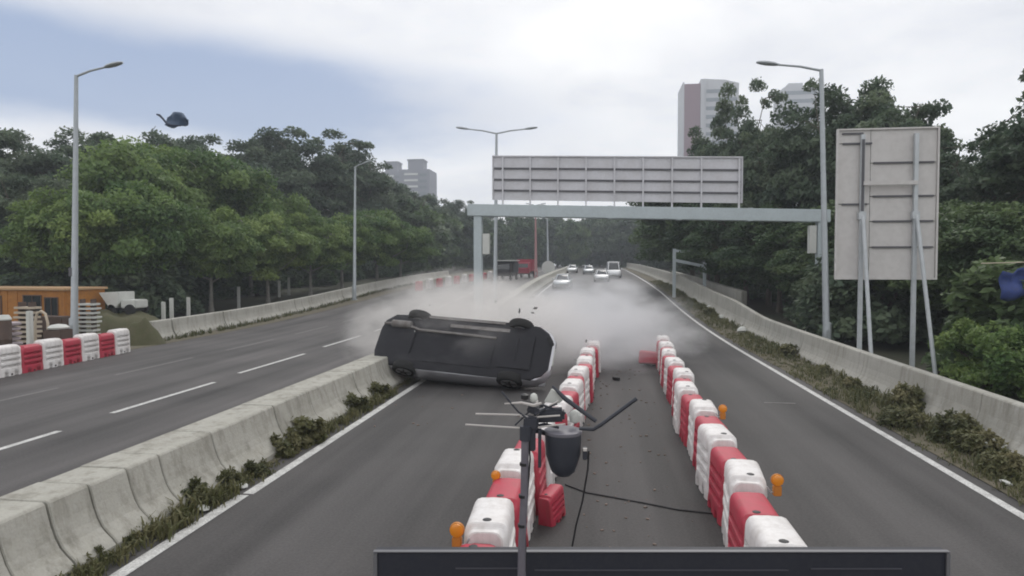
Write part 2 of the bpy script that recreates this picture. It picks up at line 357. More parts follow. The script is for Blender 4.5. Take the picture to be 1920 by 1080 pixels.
# the top stays level until the road climbs; taller further on
rw = thing('concrete_wall', 'pale concrete roadside wall on the right with dry weeds at its foot', 'wall', (7.75, 0, 0))
yj = [-10, -4, 2, 8, 14, 20, 26, 30, 34, 38, 42, 48, 54, 60, 68, 76, 84, 92, 100, 110, 120, 132, 144, 156, 168, 180, 195, 210]
def rwh(y): return .92 + .38 * (lambda t: t * t * (3 - 2 * t))(min(1, max(0, (y - 31) / 10)))
def rwx(y): return -.28 + .30 * min(1, max(0, (y - 10) / 20))
for a, b in zip(yj, yj[1:]):
    ys = np.linspace(a + .008, b - .008, 5); m = MB(); rings = []
    for y in ys:
        rings.append([Vector((x + rwx(y), y, z + zg(y))) for x, z in jersey(-.28, -.02, .22, .4, rwh(y))])
    m.loft(rings); m.obj('wall_segment', CONC2, rw, bevel=.012 if b < 27 else 0, ang=50, seg=1)
lw = thing('concrete_wall', 'pale concrete wall along the far left carriageway below the light green trees', 'wall', (-20.3, 0, 0))
yj = [27.6, 29.0] + list(np.arange(29.12, 74, 4.5)) + [80, 88, 96]
for a, b in zip(yj, yj[1:]):
    if abs(b - a) < .5: continue
    ys = np.linspace(a + .01, b - .01, 4); m = MB()
    dx0 = rng.uniform(-.03, .03)
    m.loft([[Vector((x - .028 * max(0, y - 28) + dx0, y, z + zg(y))) for x, z in jersey(.35, .12, -.16, -.36, .9)] for y in ys]); m.obj('wall_segment', CONC2, lw)

# ------------------------------------------------------------------ plastic water barriers
def water_barrier_mesh(mt):
    xs = [-.465, -.44, -.375, -.345, -.27, -.25, -.13, -.11, .11, .13, .25, .27, .345, .375, .44, .465]
    prof = [(0, .245), (.11, .245), (.13, .245), (.235, .232), (.262, .232), (.285, .232), (.335, .232), (.36, .232), (.445, .232), (.468, .230), (.515, .228), (.538, .226), (.622, .224), (.645, .222), (.695, .22), (.718, .218), (.84, .212), (.90, .20), (.935, .172), (.95, .13)]
    rec = {5: .095, 6: .095, 9: .095, 10: .095, 13: .095, 14: .095}
    rings = []
    for x in xs:
        ax = abs(x); inner = ax <= .346; end = ax > .43
        half = []
        for i, (z, y) in enumerate(prof):
            d = rec.get(i, 0) if inner else 0
            if .12 < ax < .26 and i <= 1: d = .07
            d += .05 if ax > .45 else .03 if ax > .43 else .008 if ax > .37 else 0
            zz = z
            if ax > .37 and i >= 17: zz = z - .045
            half.append((y - d, zz))
        ring = [Vector((x, y, z)) for y, z in half] + [Vector((x, 0, half[-1][1] + (.006 if ax < .37 else 0)))] + [Vector((x, -y, z)) for y, z in reversed(half)]
        rings.append(ring)
    m = MB(); m.loft(rings); return m.mesh('barrier_shell', mt, smooth=True, bevel=.008, ang=40, seg=2)
WBM = {'white': water_barrier_mesh(WPL), 'red': water_barrier_mesh(RPL)}
cap_me = MB().lathe([(.045, 0), (.045, .012), (.03, .018)], n=10).mesh('filler_cap', DARKP)
lug_me = {'white': MB().box((0, 0, 0), (.07, .16, .55)).mesh('end_lug', WPL, bevel=.01), 'red': MB().box((0, 0, 0), (.07, .16, .55)).mesh('end_lug', RPL, bevel=.01)}
drain_me = MB().lathe([(.03, 0), (.03, .02)], n=8, rot=Matrix.Rotation(R(90), 3, 'X')).mesh('drain_plug', DARKP)
def water_barrier(col, loc, rot, label, group, scale=1.0):
    t = thing('water_barrier', label, 'barrier', loc, rot, group); t.scale = (scale, scale * (.95 if col == 'red' else 1), scale * (.90 if col == 'red' else 1))
    link('barrier_shell', WBM[col], t)
    link('filler_cap', cap_me, t, (.28 if rng.random() < .5 else -.28, rng.uniform(-.05, .05), .945))
    link('end_lug', lug_me[col], t, (.47, 0, .45))
    link('drain_plug', drain_me, t, (.0, -.243, .06))
    return t
def path_x(tab, y): return float(np.interp(y, [a for a, _ in tab], [b for _, b in tab]))
RT = [(5, 1.55), (6.33, 1.62), (8, 1.73), (9.9, 1.81), (12, 1.84), (13.8, 1.87), (15.7, 1.96), (17.7, 2.05), (19.6, 2.09), (21.8, 2.17), (23.8, 2.28)]
LT = [(5, -1.10), (8.3, -1.09), (9.4, -1.0), (12, -.70), (13.93, -.55), (15.9, -.43), (17.9, -.35), (22.5, -.17)]
def row(tab, y0, pitch, nn, first, side, skip=()):
    for i in range(nn):
        if i in skip: continue
        y = y0 + pitch * i; x = path_x(tab, y); dx = path_x(tab, y + .4) - path_x(tab, y - .4)
        a = math.atan2(.8, dx) + rng.uniform(-.08, .08)
        col = ('white', 'red')[(i + first) % 2]
        water_barrier(col, (x + rng.uniform(-.05, .05), y + rng.uniform(-.01, .01), rng.uniform(.001, .003)), (rng.uniform(-.008, .008), 0, a),
                      f'{col} plastic water barrier, {ORD[i]} from the truck in the {side} row on the near road', f'water barriers in the {side} row on the near road')
row(RT, 6.33, .965, 19, 0, 'right')
row(LT, 5.53, .95, 18, 1, 'left')
water_barrier('red', (-.60, 8.75, .0), (0, R(-8), R(70)), 'small red barrier piece standing apart, right of the mast beside the left row', 'water barriers in the left row on the near road', .5)
water_barrier('red', (1.62, 23.3, .25), (R(90), R(8), R(60)), 'red plastic water barrier tipped on its side at the dusty end of the right row', 'water barriers in the right row on the near road')
for i in range(9):
    col = ('white', 'red')[i % 2]; y = 23.6 - .90 * i; x = -18.72 + .07 * i * .9
    water_barrier(col, (x, y, .002), (0, 0, R(94.4) + rng.uniform(-.04, .04)), f'{col} ribbed water barrier, {ORD[i]} from the concrete wall in the row before the orange hut' if i else 'white ribbed water barrier ending the row before the orange hut, nearest the concrete wall', 'water barriers edging the left carriageway')
for i in range(12):
    y = 62 + i * 3.0; col = ('red', 'white')[i % 2]; px = 780 + i * 12
    t = water_barrier(col, (-17.2 + .28 * i, y, zg(y)), (0, 0, R(82)), f'{ORD[i // 2]} {col} water barrier from the left in the distant row behind the gantry post', f'distant {col} water barriers behind the gantry post', 1.05)

# amber warning lamps hooked to the barriers
def warning_lamp(loc, rotz, label, sc=.74):
    t = thing('warning_lamp', label, 'lamp', loc, (0, 0, rotz), 'amber warning lamps on the water barriers'); t.scale = (sc,) * 3
    MB().b2(-.06, .06, -.045, .045, -.16, .0).obj('housing', AMBERH, t, bevel=.012)
    MB().lathe([(.055, -.05), (.085, -.04), (.09, 0), (.085, .04), (.055, .05)], (0, 0, .085), 18, Matrix.Rotation(R(90), 3, 'X')).obj('lens', AMBER, t, smooth=True)
    MB().lathe([(.095, -.02), (.098, .02)], (0, 0, .085), 18, Matrix.Rotation(R(90), 3, 'X')).obj('lens_ring', AMBERH, t, smooth=True)
    MB().tube([(0, 0, -.12), (-.10, 0, -.10), (-.16, 0, -.02)], .012, 6).obj('hook', STEEL, t)
p = gnd(1452, 905, .93); warning_lamp((p.x + .03, p.y, .90), .1, 'amber warning lamp on the right barrier row, nearest the truck')
p = gnd(1355, 772, .93); warning_lamp((p.x, p.y, .92), .1, 'amber warning lamp halfway along the right barrier row')
p = gnd(857, 992, .93); warning_lamp((p.x, p.y, .86), math.pi, 'amber warning lamp at the near end of the left barrier row by the tailboard')
p = gnd(925, 885, .93); warning_lamp((p.x + .03, p.y, .84), math.pi, 'dull amber warning lamp beside the red barrier left of the mast', .6)

# ------------------------------------------------------------------ gantry with sign
GY = 35.0
gl = at(897, 560, GY); gr_ = at(1538, 560, GY); ztop = 6.75; zbot = 6.12
gt = thing('sign_gantry', 'pale steel gantry spanning the near carriageway behind the dust, carrying a wide sign', 'gantry', (gl.x, GY, zg(GY)))
W_ = gr_.x - gl.x; tilt = -.48
def bz(x): return tilt * x / W_ - zg(GY)
m = MB(); m.loft([[Vector((x, y, z + bz(x))) for y, z in ((-.3, zbot), (.3, zbot), (.3, ztop), (-.3, ztop))] for x in (-.55, .4, W_ * .5, W_ + .35)]); m.obj('beam', BEAM, gt, bevel=.03)
for x in (W_ * .2, W_ * .4, W_ * .6, W_ * .8):
    MB().b2(x - .12, x + .12, -.315, .315, zbot + bz(x) - .015, ztop + bz(x) + .015).obj('splice_plate', BEAM, gt)
MB().b2(-.22, .22, -.22, .22, 0, zbot - zg(GY) + .05).obj('post', BEAM, gt, bevel=.03)
MB().b2(-.4, .4, -.4, .4, 0, .75).obj('footing', CONC2, gt, bevel=.02)
MB().b2(W_ - .22, W_ + .22, -.22, .22, 0, zbot + bz(W_) + .05).obj('post', BEAM, gt, bevel=.03)
MB().b2(W_ - .55, W_ + .55, -.55, .55, 0, .5).obj('footing', CONC2, gt, bevel=.02)
MB().b2(.24, .62, -.15, .15, 4.0, 5.1).obj('control_box', OFFW, gt, bevel=.02)
MB().b2(W_ - .62, W_ - .26, -.16, .16, 4.0, 5.4).obj('control_box', OFFW, gt, bevel=.02)
a = at(922, 290, GY - .5); b = at(1395, 292, GY - .5); zt = a.z; zb = at(922, 372, GY - .5).z
sg = thing('road_sign', 'wide grey sign seen from behind, standing on the gantry beam', 'sign', (a.x, GY + .1, 0))
SW = b.x - a.x
def sz(x): return (b.z - a.z) * x / SW - .02
nP = 13
for i in range(nP):
    x0, x1 = SW * i / nP + .001, SW * (i + 1) / nP - .001
    m = MB(); m.loft([[Vector((x, y, z + sz(x))) for y, z in ((-.03, zb), (.03, zb), (.03, zt), (-.03, zt))] for x in (x0, x1)]); m.obj('panel', SIGNB, sg)
for fr in (.27, .53, .78):
    m = MB(); z = zt + (zb - zt) * fr
    m.loft([[Vector((x, y, zz + sz(x))) for y, zz in ((-.11, z - .045), (-.034, z - .045), (-.034, z + .045), (-.11, z + .045))] for x in (.05, SW - .05)]); m.obj('stiffener_rail', RAILD, sg)
for i in range(9):
    x = SW * (i + .35) / 8.7 if i < 8 else SW - .12
    MB().b2(x - .04, x + .04, -.16, -.036, zb - .35 + sz(x), zt - .02 + sz(x)).obj('upright', SIGNB, sg)
for (x0, x1, z0, z1) in ((-.06, 0, zb, zt), (SW, SW + .06, zb, zt)):
    MB().b2(x0, x1, -.12, .04, z0 + sz(x0), z1 + sz(x0)).obj('frame_edge', SIGNB, sg)
m = MB(); m.loft([[Vector((x, y, z + sz(x))) for y, z in ((-.13, zt), (.045, zt), (.045, zt + .06), (-.13, zt + .06))] for x in (-.06, SW + .06)]); m.obj('frame_edge', SIGNB, sg)

# small far gantry on the right
y = 56; p0 = at(1264, 530, y); p1 = at(1321, 530, y)
fg = thing('portal_frame', 'small pale portal frame beside the far end of the right wall', 'gantry', (p0.x, y, zg(y)))
zz = at(1264, 480, y).z - zg(y); W2 = p1.x - p0.x
MB().b2(-.12, .12, -.12, .12, 0, zz + .6).obj('post', BEAM, fg); MB().b2(W2 - .12, W2 + .12, -.12, .12, 0, zz - .5).obj('post', BEAM, fg)
m = MB(); m.loft([[Vector((x, yy, z - .9 * max(0, x) / W2 * .6)) for yy, z in ((-.1, zz - .45), (.1, zz - .45), (.1, zz - .2), (-.1, zz - .2))] for x in (-.1, W2 * .5, W2 + .1)]); m.obj('beam', BEAM, fg)
m = MB(); m.loft([[Vector((x, yy, z - .25 * max(0, x) / W2)) for yy, z in ((-.1, zz + .35), (.1, zz + .35), (.1, zz + .55), (-.1, zz + .55))] for x in (-.1, W2 * .85)]); m.obj('beam', BEAM, fg)
# parapet of the side road behind the right wall
sp = thing('parapet_wall', 'grey parapet of a side road behind the right wall, beyond the lamp post', 'wall', (0, 0, 0))
P = [at(1395, 560, 46), at(1350, 545, 55), at(1300, 528, 66), at(1262, 516, 82)]
for q0, q1 in zip(P, P[1:]):
    d = (q1 - q0); nrm = Vector((d.y, -d.x, 0)).normalized() * .18
    m = MB(); m.loft([[Vector((q.x + s_ * nrm.x, q.y + s_ * nrm.y, z)) for s_, z in ((-1, zg(q.y) - .2), (1, zg(q.y) - .2), (1, q.z + .5), (-1, q.z + .5))] for q in (q0, q0 + d * .995)]); m.obj('parapet_panel', CONC2, sp)

# large roadside sign, back side
SY = 21.5
a = at(1572, 247, SY); b = at(1757, 250, SY); zb = at(1660, 521, SY).z; zt = a.z + .02; SW = b.x - a.x
bs = thing('road_sign', 'tall off-white sign on four splayed legs, seen from behind, right of the lamp post', 'sign', (a.x, SY, 0), (0, 0, 0))
for (x0, x1, z0, z1) in [(.012, SW * .33, zb, zb + (zt - zb) * .5), (.012, SW * .33, zb + (zt - zb) * .505, zb + (zt - zb) * .91), (.012, SW * .33, zb + (zt - zb) * .915, zt)] + [(SW * .335, SW, zb + (zt - zb) * u0, zb + (zt - zb) * u1) for u0, u1 in ((0, .205), (.21, .38), (.385, .55), (.555, .775), (.78, 1))]:
    MB().b2(x0, x1 - .004, -.02, .02, z0, z1).obj('panel', SIGNW, bs, bevel=.005)
for (x0, x1, u) in [(.12, SW * .27, .91), (SW * .26, SW * .34, .91), (.12, SW * .30, .50), (SW * .36, SW * .75, .777), (SW * .8, SW * .97, .777), (SW * .36, SW * .75, .552), (SW * .8, SW * .97, .552), (SW * .36, SW * .76, .383), (SW * .82, SW * .97, .383), (SW * .36, SW * .78, .208), (SW * .86, SW * .97, .208), (.1, SW * .25, .978)]:
    z = zb + (zt - zb) * u; MB().b2(x0, x1, -.07, -.022, z - .028, z + .028).obj('stiffener_rail', RAILD, bs)
for x0, x1, z0, z1 in ((-.05, 0, zb - .05, zt + .05), (SW, SW + .05, zb - .05, zt + .05)): MB().b2(x0, x1, -.08, .03, z0, z1).obj('frame_edge', SIGNW, bs)
MB().b2(0, SW, -.08, .03, zt + .001, zt + .05).obj('frame_edge', SIGNW, bs); MB().b2(0, SW, -.08, .03, zb - .05, zb - .001).obj('frame_edge', SIGNW, bs)
for xx in (.235, .775):
    x = SW * xx
    MB().box((x, -.13, (zt - .15) / 2 + .0), (.11, .11, zt - .15)).obj('leg', STEEL, bs)
    zm = zb + (zt - zb) * .42
    MB().tube([(x + .02, -.19, zm), (x + (.16 if xx < .5 else .40), -.75, 0)], .058, 10).obj('leg', STEEL, bs)
    MB().box((x, -.14, zm), (.2, .16, .22)).obj('bracket', STEEL, bs)
z = zb + (zt - zb) * .635; MB().b2(SW * .24, SW * .78, -.26, -.19, z - .05, z + .07).obj('cross_beam', SIGNW, bs)
MB().b2(SW * .235 - .04, SW * .235 + .04, -.20, -.188, zb + (zt - zb) * .45, zt - .3).obj('cable_duct', RAILD, bs)

# ------------------------------------------------------------------ street lamps
def lamp_head(p, d, parent, L=.85):
    d = Vector(d).normalized(); s_ = d.cross(Vector((0, 0, 1))).normalized(); u = s_.cross(d)
    rings = []
    for t, w_, h_ in ((0, .05, .04), (.2, .13, .06), (.55, .16, .07), (.85, .13, .05), (1, .05, .03)):
        c = Vector(p) + d * (t * L); rings.append([c + s_ * w_ + u * 0, c + s_ * w_ * .7 + u * h_, c - s_ * w_ * .7 + u * h_, c - s_ * w_, c - s_ * w_ * .7 - u * h_ * .7, c + s_ * w_ * .7 - u * h_ * .7])
    m = MB(); m.loft(rings); m.obj('lamp_head', POLE, parent, smooth=True)
def street_lamp(base, top, heads, label, r0=.14, r1=.075, group='street lamps along the road', band=None, pm=None):
    t = thing('street_lamp', label, 'street lamp', base, group=group); b_ = Vector(base)
    tp = Vector(top) - b_
    MB().tube([(0, 0, 0), (0, 0, 1.2), (tp.x * .1, 0, 1.25), (tp.x, tp.y, tp.z)], [r0 * 1.25, r0 * 1.25, r0, r1], 12).obj('pole', pm or POLE, t, smooth=True)
    MB().b2(-.22, .22, -.22, .22, -.05, .06).obj('base_plate', POLE, t)
    MB().b2(-.07, .07, -r0 * 1.25 - .012, -r0 * 1.25 + .01, .5, .95).obj('service_door', POLE, t)
    if band: MB().lathe([(r0 * 1.05, band - .18), (r0 * 1.05, band + .18)], n=12).obj('dark_band', RAILD, t)
    for h in heads:
        e = Vector(h) - b_; d = (e - tp).normalized(); e2 = e - d * .85
        MB().tube([tp - Vector((0, 0, .05)), tp + (e2 - tp) * .5 + Vector((0, 0, .02)), e2], [.05, .045, .04], 8).obj('arm', POLE, t, smooth=True)
        lamp_head(e2, d, t)
    return t
Y = 25.2; b_ = at(138, 600, Y); t_ = at(143, 141, Y); street_lamp((b_.x, Y, 0), t_, [at(230, 117, Y)], 'tall single-arm street lamp behind the left water barriers, by the orange hut', band=at(135, 510, Y).z)
Y = 52; b_ = at(664, 520, Y); t_ = at(666, 312, Y); street_lamp((b_.x, Y, zg(Y)), t_, [at(697, 301, Y)], 'single-arm street lamp among the light green trees on the left')
Y = 27; b_ = at(1551, 600, Y); t_ = at(1540, 130, Y); street_lamp((b_.x, Y, 0), (t_.x, Y, t_.z), [at(1418, 117, Y)], 'tall single-arm street lamp at the gantry end, left of the tall off-white sign', r0=.13)
Y = 42; b_ = at(928, 520, Y); t_ = at(931, 249, Y); street_lamp((b_.x, Y, zg(Y)), t_, [at(855, 239, Y), at(1008, 239, Y)], 'double-arm street lamp on the median rising behind the wide gantry sign')
PINK = mat('reddish_post', (.36, .20, .20), .6)
Y = 88; b_ = at(1005, 520, Y); t_ = at(1004, 385, Y); street_lamp((b_.x, Y, zg(Y)), t_, [at(985, 381, Y), at(1024, 381, Y)], 'distant reddish double-arm street lamp under the gantry beam, left of the road', pm=PINK, r0=.2)
Y = 104; b_ = at(1028, 520, Y); t_ = at(1026, 405, Y); street_lamp((b_.x, Y, zg(Y)), t_, [at(1010, 402, Y), at(1043, 402, Y)], 'farthest grey double-arm street lamp under the gantry beam', r0=.2)
p = at(1028, 505, 100); t = thing('traffic_sign', 'small pale round traffic sign at the far end of the median', 'sign', (p.x, 100, zg(100)))
MB().lathe([(1.0, -.03), (1.0, .03)], (0, 0, p.z - zg(100) + .3), 20, Matrix.Rotation(R(90), 3, 'X')).obj('sign_plate', OFFW, t); MB().tube([(0, .08, 0), (0, .08, p.z - zg(100) + .8)], .07, 8).obj('post', POLE, t)

# ------------------------------------------------------------------ cars
def car(name, label, paint, loc, rot, van=False, wreck=False, group=None, sc=1.0):
    t = thing(name, label, 'van' if van else 'car', loc, rot, group); t.scale = (sc,) * 3
    L = 2.3
    if van: ST = [(-L, .70, .35, .80, .72), (-2.2, .80, .24, 1.0, .95), (-1.5, .84, .2, 1.08, 1.0), (0, .85, .2, 1.08, 1.0), (1.3, .85, .2, 1.08, 1.0), (1.9, .82, .22, .98, .92), (2.2, .76, .26, .82, .78), (L + .06, .62, .34, .66, .62)]
    else: ST = [(-L - .1, .36, .40, .70, .67), (-L, .62, .36, .76, .72), (-2.2, .78, .26, .88, .84), (-1.7, .86, .20, .95, .90), (-1.0, .88, .18, .96, .90), (0, .89, .18, .95, .88), (1.0, .88, .18, .92, .86), (1.6, .86, .19, .86, .80), (2.05, .80, .22, .76, .70), (2.25, .68, .27, .66, .62), (L + .08, .48, .34, .56, .52)]
    rings = []
    for x, w_, zb_, zt_, zs in ST:
        half = [(0, zb_), (w_ * .75, zb_), (w_ * .95, zb_ + .05), (w_, zb_ + .18), (w_ * 1.01, (zb_ + zs) / 2 + .05), (w_ * .985, zs - .07), (w_ * .93, zs), (w_ * .75, zt_ - .015), (0, zt_)]
        rings.append([Vector((x, y_, z_)) for y_, z_ in half] + [Vector((x, -y_, z_)) for y_, z_ in reversed(half[1:-1])])
    body = MB(); body.loft(rings); body.obj('body', paint, t, smooth=True)
    zt2 = 1.95 if van else 1.45; zb2 = 1.02 if van else .90
    bx = ((-2.15, 1.75), (-2.0, .9)) if van else ((-1.95, 1.05), (-1.15, .30))
    wb, wt = (.80, .70) if van else (.79, .58)
    cab = MB(); rr_ = []
    for u in (0, .35, .75, 1.0):
        e = u ** 1.25; x0 = bx[0][0] + (bx[1][0] - bx[0][0]) * e; x1 = bx[0][1] + (bx[1][1] - bx[0][1]) * e; w_ = wb + (wt - wb) * u; z_ = zb2 + (zt2 - zb2 - .06) * u
        rr_.append([Vector(q) for q in ((x0, -w_ * .85, z_), (x0 + .12, -w_, z_), (x1 - .22, -w_, z_), (x1, -w_ * .8, z_), (x1, w_ * .8, z_), (x1 - .22, w_, z_), (x0 + .12, w_, z_), (x0, w_ * .85, z_))])
    cab.loft(rr_); cab.obj('windows', GLASS, t, smooth=True)
    rf = MB(); rr2 = []
    for k_, dz_, inn in ((0, -.02, -.02), (1, .035, .0), (2, .06, .12)):
        c0 = rr_[-1]; ce = sum(c0, Vector()) / 8
        rr2.append([ce + (q - ce) * (1.0 - inn) + Vector((0, 0, dz_)) for q in c0])
    rf.loft(rr2); rf.obj('roof', paint, t, smooth=True)
    for s_, ids in ((-1, (0, 1, 2, 3)), (1, (7, 6, 5, 4))):
        for nm, i in (('pillar', ids[0]), ('pillar', ids[3])):
            MB().tube([rr_[k_][i] for k_ in range(4)], .045, 6).obj(nm, paint, t)
        xm = (rr_[0][ids[1]].x + rr_[0][ids[2]].x) / 2
        MB().tube([Vector((xm, s_ * wb, zb2)), Vector((xm - .03, s_ * wt * 1.0, zt2 - .06))], .04, 6).obj('pillar', paint, t)
        MB().box((bx[0][1] - .35, s_ * (wb + .16), zb2 + .08), (.12, .2, .13)).obj('mirror', paint, t, bevel=.03)
        MB().box((2.1 if not van else 2.12, s_ * .6, .66 if not van else .74), (.22, .3, .14), Matrix.Rotation(s_ * -.5, 3, 'Z')).obj('headlight', HEADL, t, bevel=.03)
        MB().box((-2.2, s_ * .62, .74), (.12, .28, .16)).obj('tail_light', TAIL, t, bevel=.02)
    MB().b2(2.18, 2.335 if not van else 2.32, -.38, .38, .42, .54).obj('grille', DARKP, t, bevel=.02)
    MB().b2(2.2, 2.40, -.26, .26, .36, .46 ).obj('number_plate', OFFW, t)
    for wx in (-1.38, 1.42):
        for s_ in (-1, 1):
            rx = Matrix.Rotation(R(90), 3, 'X')
            wh = MB().lathe([(.20, -.11), (.30, -.11), (.325, -.08), (.325, .08), (.30, .11), (.20, .11)], (wx, s_ * .80, .32), 22, rx).obj('wheel', RUB, t, smooth=True)
            MB().lathe([(.205, -.118), (.205, .118)], (wx, s_ * .80, .32), 16, rx).obj('rim', RIMA, wh)
            hb = MB()
            for q in range(5): hb.box((wx + .1 * math.cos(q * 1.257), s_ * .92, .32 + .1 * math.sin(q * 1.257)), (.17, .02, .045), Matrix.Rotation(-q * 1.257, 3, 'Y'))
            hb.obj('spokes', DARKP, wh)
    if wreck:      # floor and running gear, which face the camera
        m = MB(); m.loft([[Vector((x, y_, z_)) for y_, z_ in ((-w_, .175 + e_), (-w_ * .8, .155 + e_), (w_ * .8, .155 + e_), (w_, .175 + e_), (w_, .30), (-w_, .30))] for x, w_, e_ in ((-2.36, .38, .13), (-2.28, .60, .08), (-2.0, .78, .02), (-1.0, .83, 0), (1.0, .83, 0), (1.95, .78, .02), (2.2, .62, .06), (2.33, .42, .1))]); m.obj('floor_pan', UNDER, t, smooth=True, bevel=.01)
        MB().tube([(-2.25, -.45, .15), (-1.7, -.48, .13), (-1.2, -.32, .12), (.2, -.3, .12), (.9, -.28, .13)], .04, 8).obj('exhaust_pipe', UNDERM, t, smooth=True)
        MB().lathe([(.06, -.3), (.11, -.26), (.11, .26), (.06, .3)], (-1.75, -.46, .14), 14, Matrix.Rotation(R(90), 3, 'Y')).obj('silencer', UNDERM, t, smooth=True)
        for wx in (-1.38, 1.42): MB().tube([(wx, -.72, .30), (wx + .05, -.3, .15), (wx + .05, .3, .15), (wx, .72, .30)], .045, 8).obj('axle', UNDER, t, smooth=True)
        MB().b2(-1.05, 1.05, -.80, -.73, .135, .17).obj('sill_seam', UNDERM, t)
        MB().b2(-.4, 1.2, -.60, -.50, .135, .155).obj('chassis_rail', UNDERM, t)
        MB().b2(-.9, .9, -.1, .62, .135, .156).obj('belly_panel', UNDER, t, bevel=.01)
        MB().b2(1.05, 1.9, -.45, .55, .13, .158).obj('engine_tray', UNDER, t, bevel=.01)
    return t
# the wreck: on its side, floor towards the camera, tail up on the median barrier, nose to the right
wk = car('overturned_car', 'overturned silver car, dark underside to the camera, striking the median barrier', SILVER, (0, 0, 0), (0, 0, 0), wreck=True)
rotm = Matrix.Rotation(R(-8), 4, 'Z') @ Matrix.Rotation(R(3.5), 4, 'Y') @ Matrix.Rotation(R(-124), 4, 'X')
wk.rotation_euler = rotm.to_euler(); wk.scale = (1.12, 1.04, 1.04); wk.location = (-3.90, 18.25, 1.27)
# oncoming cars
def oncoming(px, py, Y, label, paint, van=False, sc=1.0):
    p = at(px, py, Y); return car('van' if van else 'car', label, paint, (p.x, Y, zg(Y) + .004), (0, 0, R(-90)), van, group='oncoming traffic far up the near carriageway', sc=sc)
oncoming(1055, 535, 66, 'pale grey car on the left lane, nearest of the distant oncoming cars', CARS)
oncoming(1128, 528, 80, 'white car in the middle of the distant oncoming cars, in front of the van', CARW)
oncoming(1150, 520, 92, 'tall white van behind the white car, by the right wall', CARW, van=True, sc=1.15)
oncoming(1104, 515, 110, 'pale car behind the white car, farthest of the oncoming traffic', CARS)
oncoming(1073, 515, 118, 'white car far back on the left lane behind the pale grey car', CARW)
# vehicles on the left carriageway far away: a flatbed with a canopy and a red lorry
def lorry(loc, label, paint, boxm, rotz=R(-95), L=5.0, h=2.6):
    t = thing('lorry', label, 'lorry', loc, (0, 0, rotz))
    MB().b2(-L / 2, L / 2 - 1.6, -1.05, 1.05, .95, h).obj('cargo_box', boxm, t, bevel=.05)
    MB().b2(-L / 2, L / 2, -.95, .95, .55, .93).obj('chassis', DARKP, t)
    m = MB(); m.loft([[Vector((x, y_, z_)) for x, z_ in ((L / 2 - 1.5, .6), (L / 2 + .02, .6), (L / 2 + .05, 1.3), (L / 2 - .35, 2.1), (L / 2 - 1.5, 2.15))] for y_ in (-1.0, 1.0)]); m.obj('cab', paint, t, bevel=.06)
    MB().box((L / 2 - .145, 0, 1.7), (.05, 1.7, .62), Matrix.Rotation(R(-26), 3, 'Y')).obj('windscreen', GLASS, t)
    for wx in (-L / 2 + .8, L / 2 - .8):
        for s_ in (-1, 1):
            wh = MB().lathe([(.22, -.12), (.42, -.12), (.45, -.09), (.45, .09), (.42, .12), (.22, .12)], (wx, s_ * .92, .46), 18, Matrix.Rotation(R(90), 3, 'X')).obj('wheel', RUB, t, smooth=True)
            MB().lathe([(.215, -.13), (.215, .13)], (wx, s_ * .92, .46), 14, Matrix.Rotation(R(90), 3, 'X')).obj('rim', RIMA, wh)
    return t
p = at(985, 512, 92); lorry((p.x, 92, zg(92)), 'small red lorry far up the left carriageway, beside the reddish lamp post', REDV, REDV)
p = at(950, 515, 84); lorry((p.x, 84, zg(84)), 'dark works lorry with a pale roof, between the gantry post and the red lorry', DARKP, mat('dark_canvas', (.06, .065, .07), .8), h=2.4)
p = at(953, 515, 84); MB().b2(-1.3, 1.3, -1.6, 1.6, 0, .12).obj('canopy', OFFW, loc=(p.x, 84, zg(84) + 2.46)); tag(bpy.data.objects['canopy'], 'flat pale canopy sheet lying on the dark works lorry', 'canopy')

# ------------------------------------------------------------------ the truck the camera stands on
tk = thing('truck', 'dark tailboard of the truck across the bottom of the picture', 'truck', (0, 0, 0), (0, 0, YAW))
TB = 2.14
MB().b2(-.61, 1.93, 2.87, 2.93, 1.2, TB).obj('tailboard', BOARD, tk, bevel=.004)
MB().b2(-.612, 1.932, 2.864, 2.886, TB + .001, TB + .005).obj('tailboard_edge', RIMM, tk)
for x0, x1, z in ((-.25, .06, TB - .07), (.10, 1.22, TB - .078), (1.32, 1.72, TB - .072)): MB().b2(x0, x1, 2.863, 2.8685, z - .0025, z + .0025).obj('pressed_seam', mat('tailboard_seam', (.07, .07, .085), .5), tk)
for x in (-.603, 1.923): MB().b2(x - .008, x + .008, 2.86, 2.8685, 1.2, TB - .002).obj('side_frame', RIMM, tk)
MB().b2(-1.2, 1.2, -3.0, 2.85, 1.08, 1.19).obj('deck', mat('deck_plate', (.12, .12, .12), .7), tk)
MB().b2(-.45, .45, -5.2, 2.8, .7, 1.06).obj('chassis', DARKP, tk)
m = MB(); m.loft([[Vector((x, y_, z_)) for y_, z_ in ((-3.2, .75), (-5.4, .75), (-5.45, 1.7), (-5.0, 2.7), (-3.2, 2.75))] for x in (-1.15, 1.15)]); m.obj('cab', TRUCK, tk, bevel=.08)
for wy in (1.6, -4.3):
    for s_ in (-1, 1): MB().lathe([(.25, -.14), (.46, -.14), (.5, -.1), (.5, .1), (.46, .14), (.25, .14)], (s_ * .98, wy, .5), 20, Matrix.Rotation(R(90), 3, 'Y')).obj('wheel', RUB, tk, smooth=True)

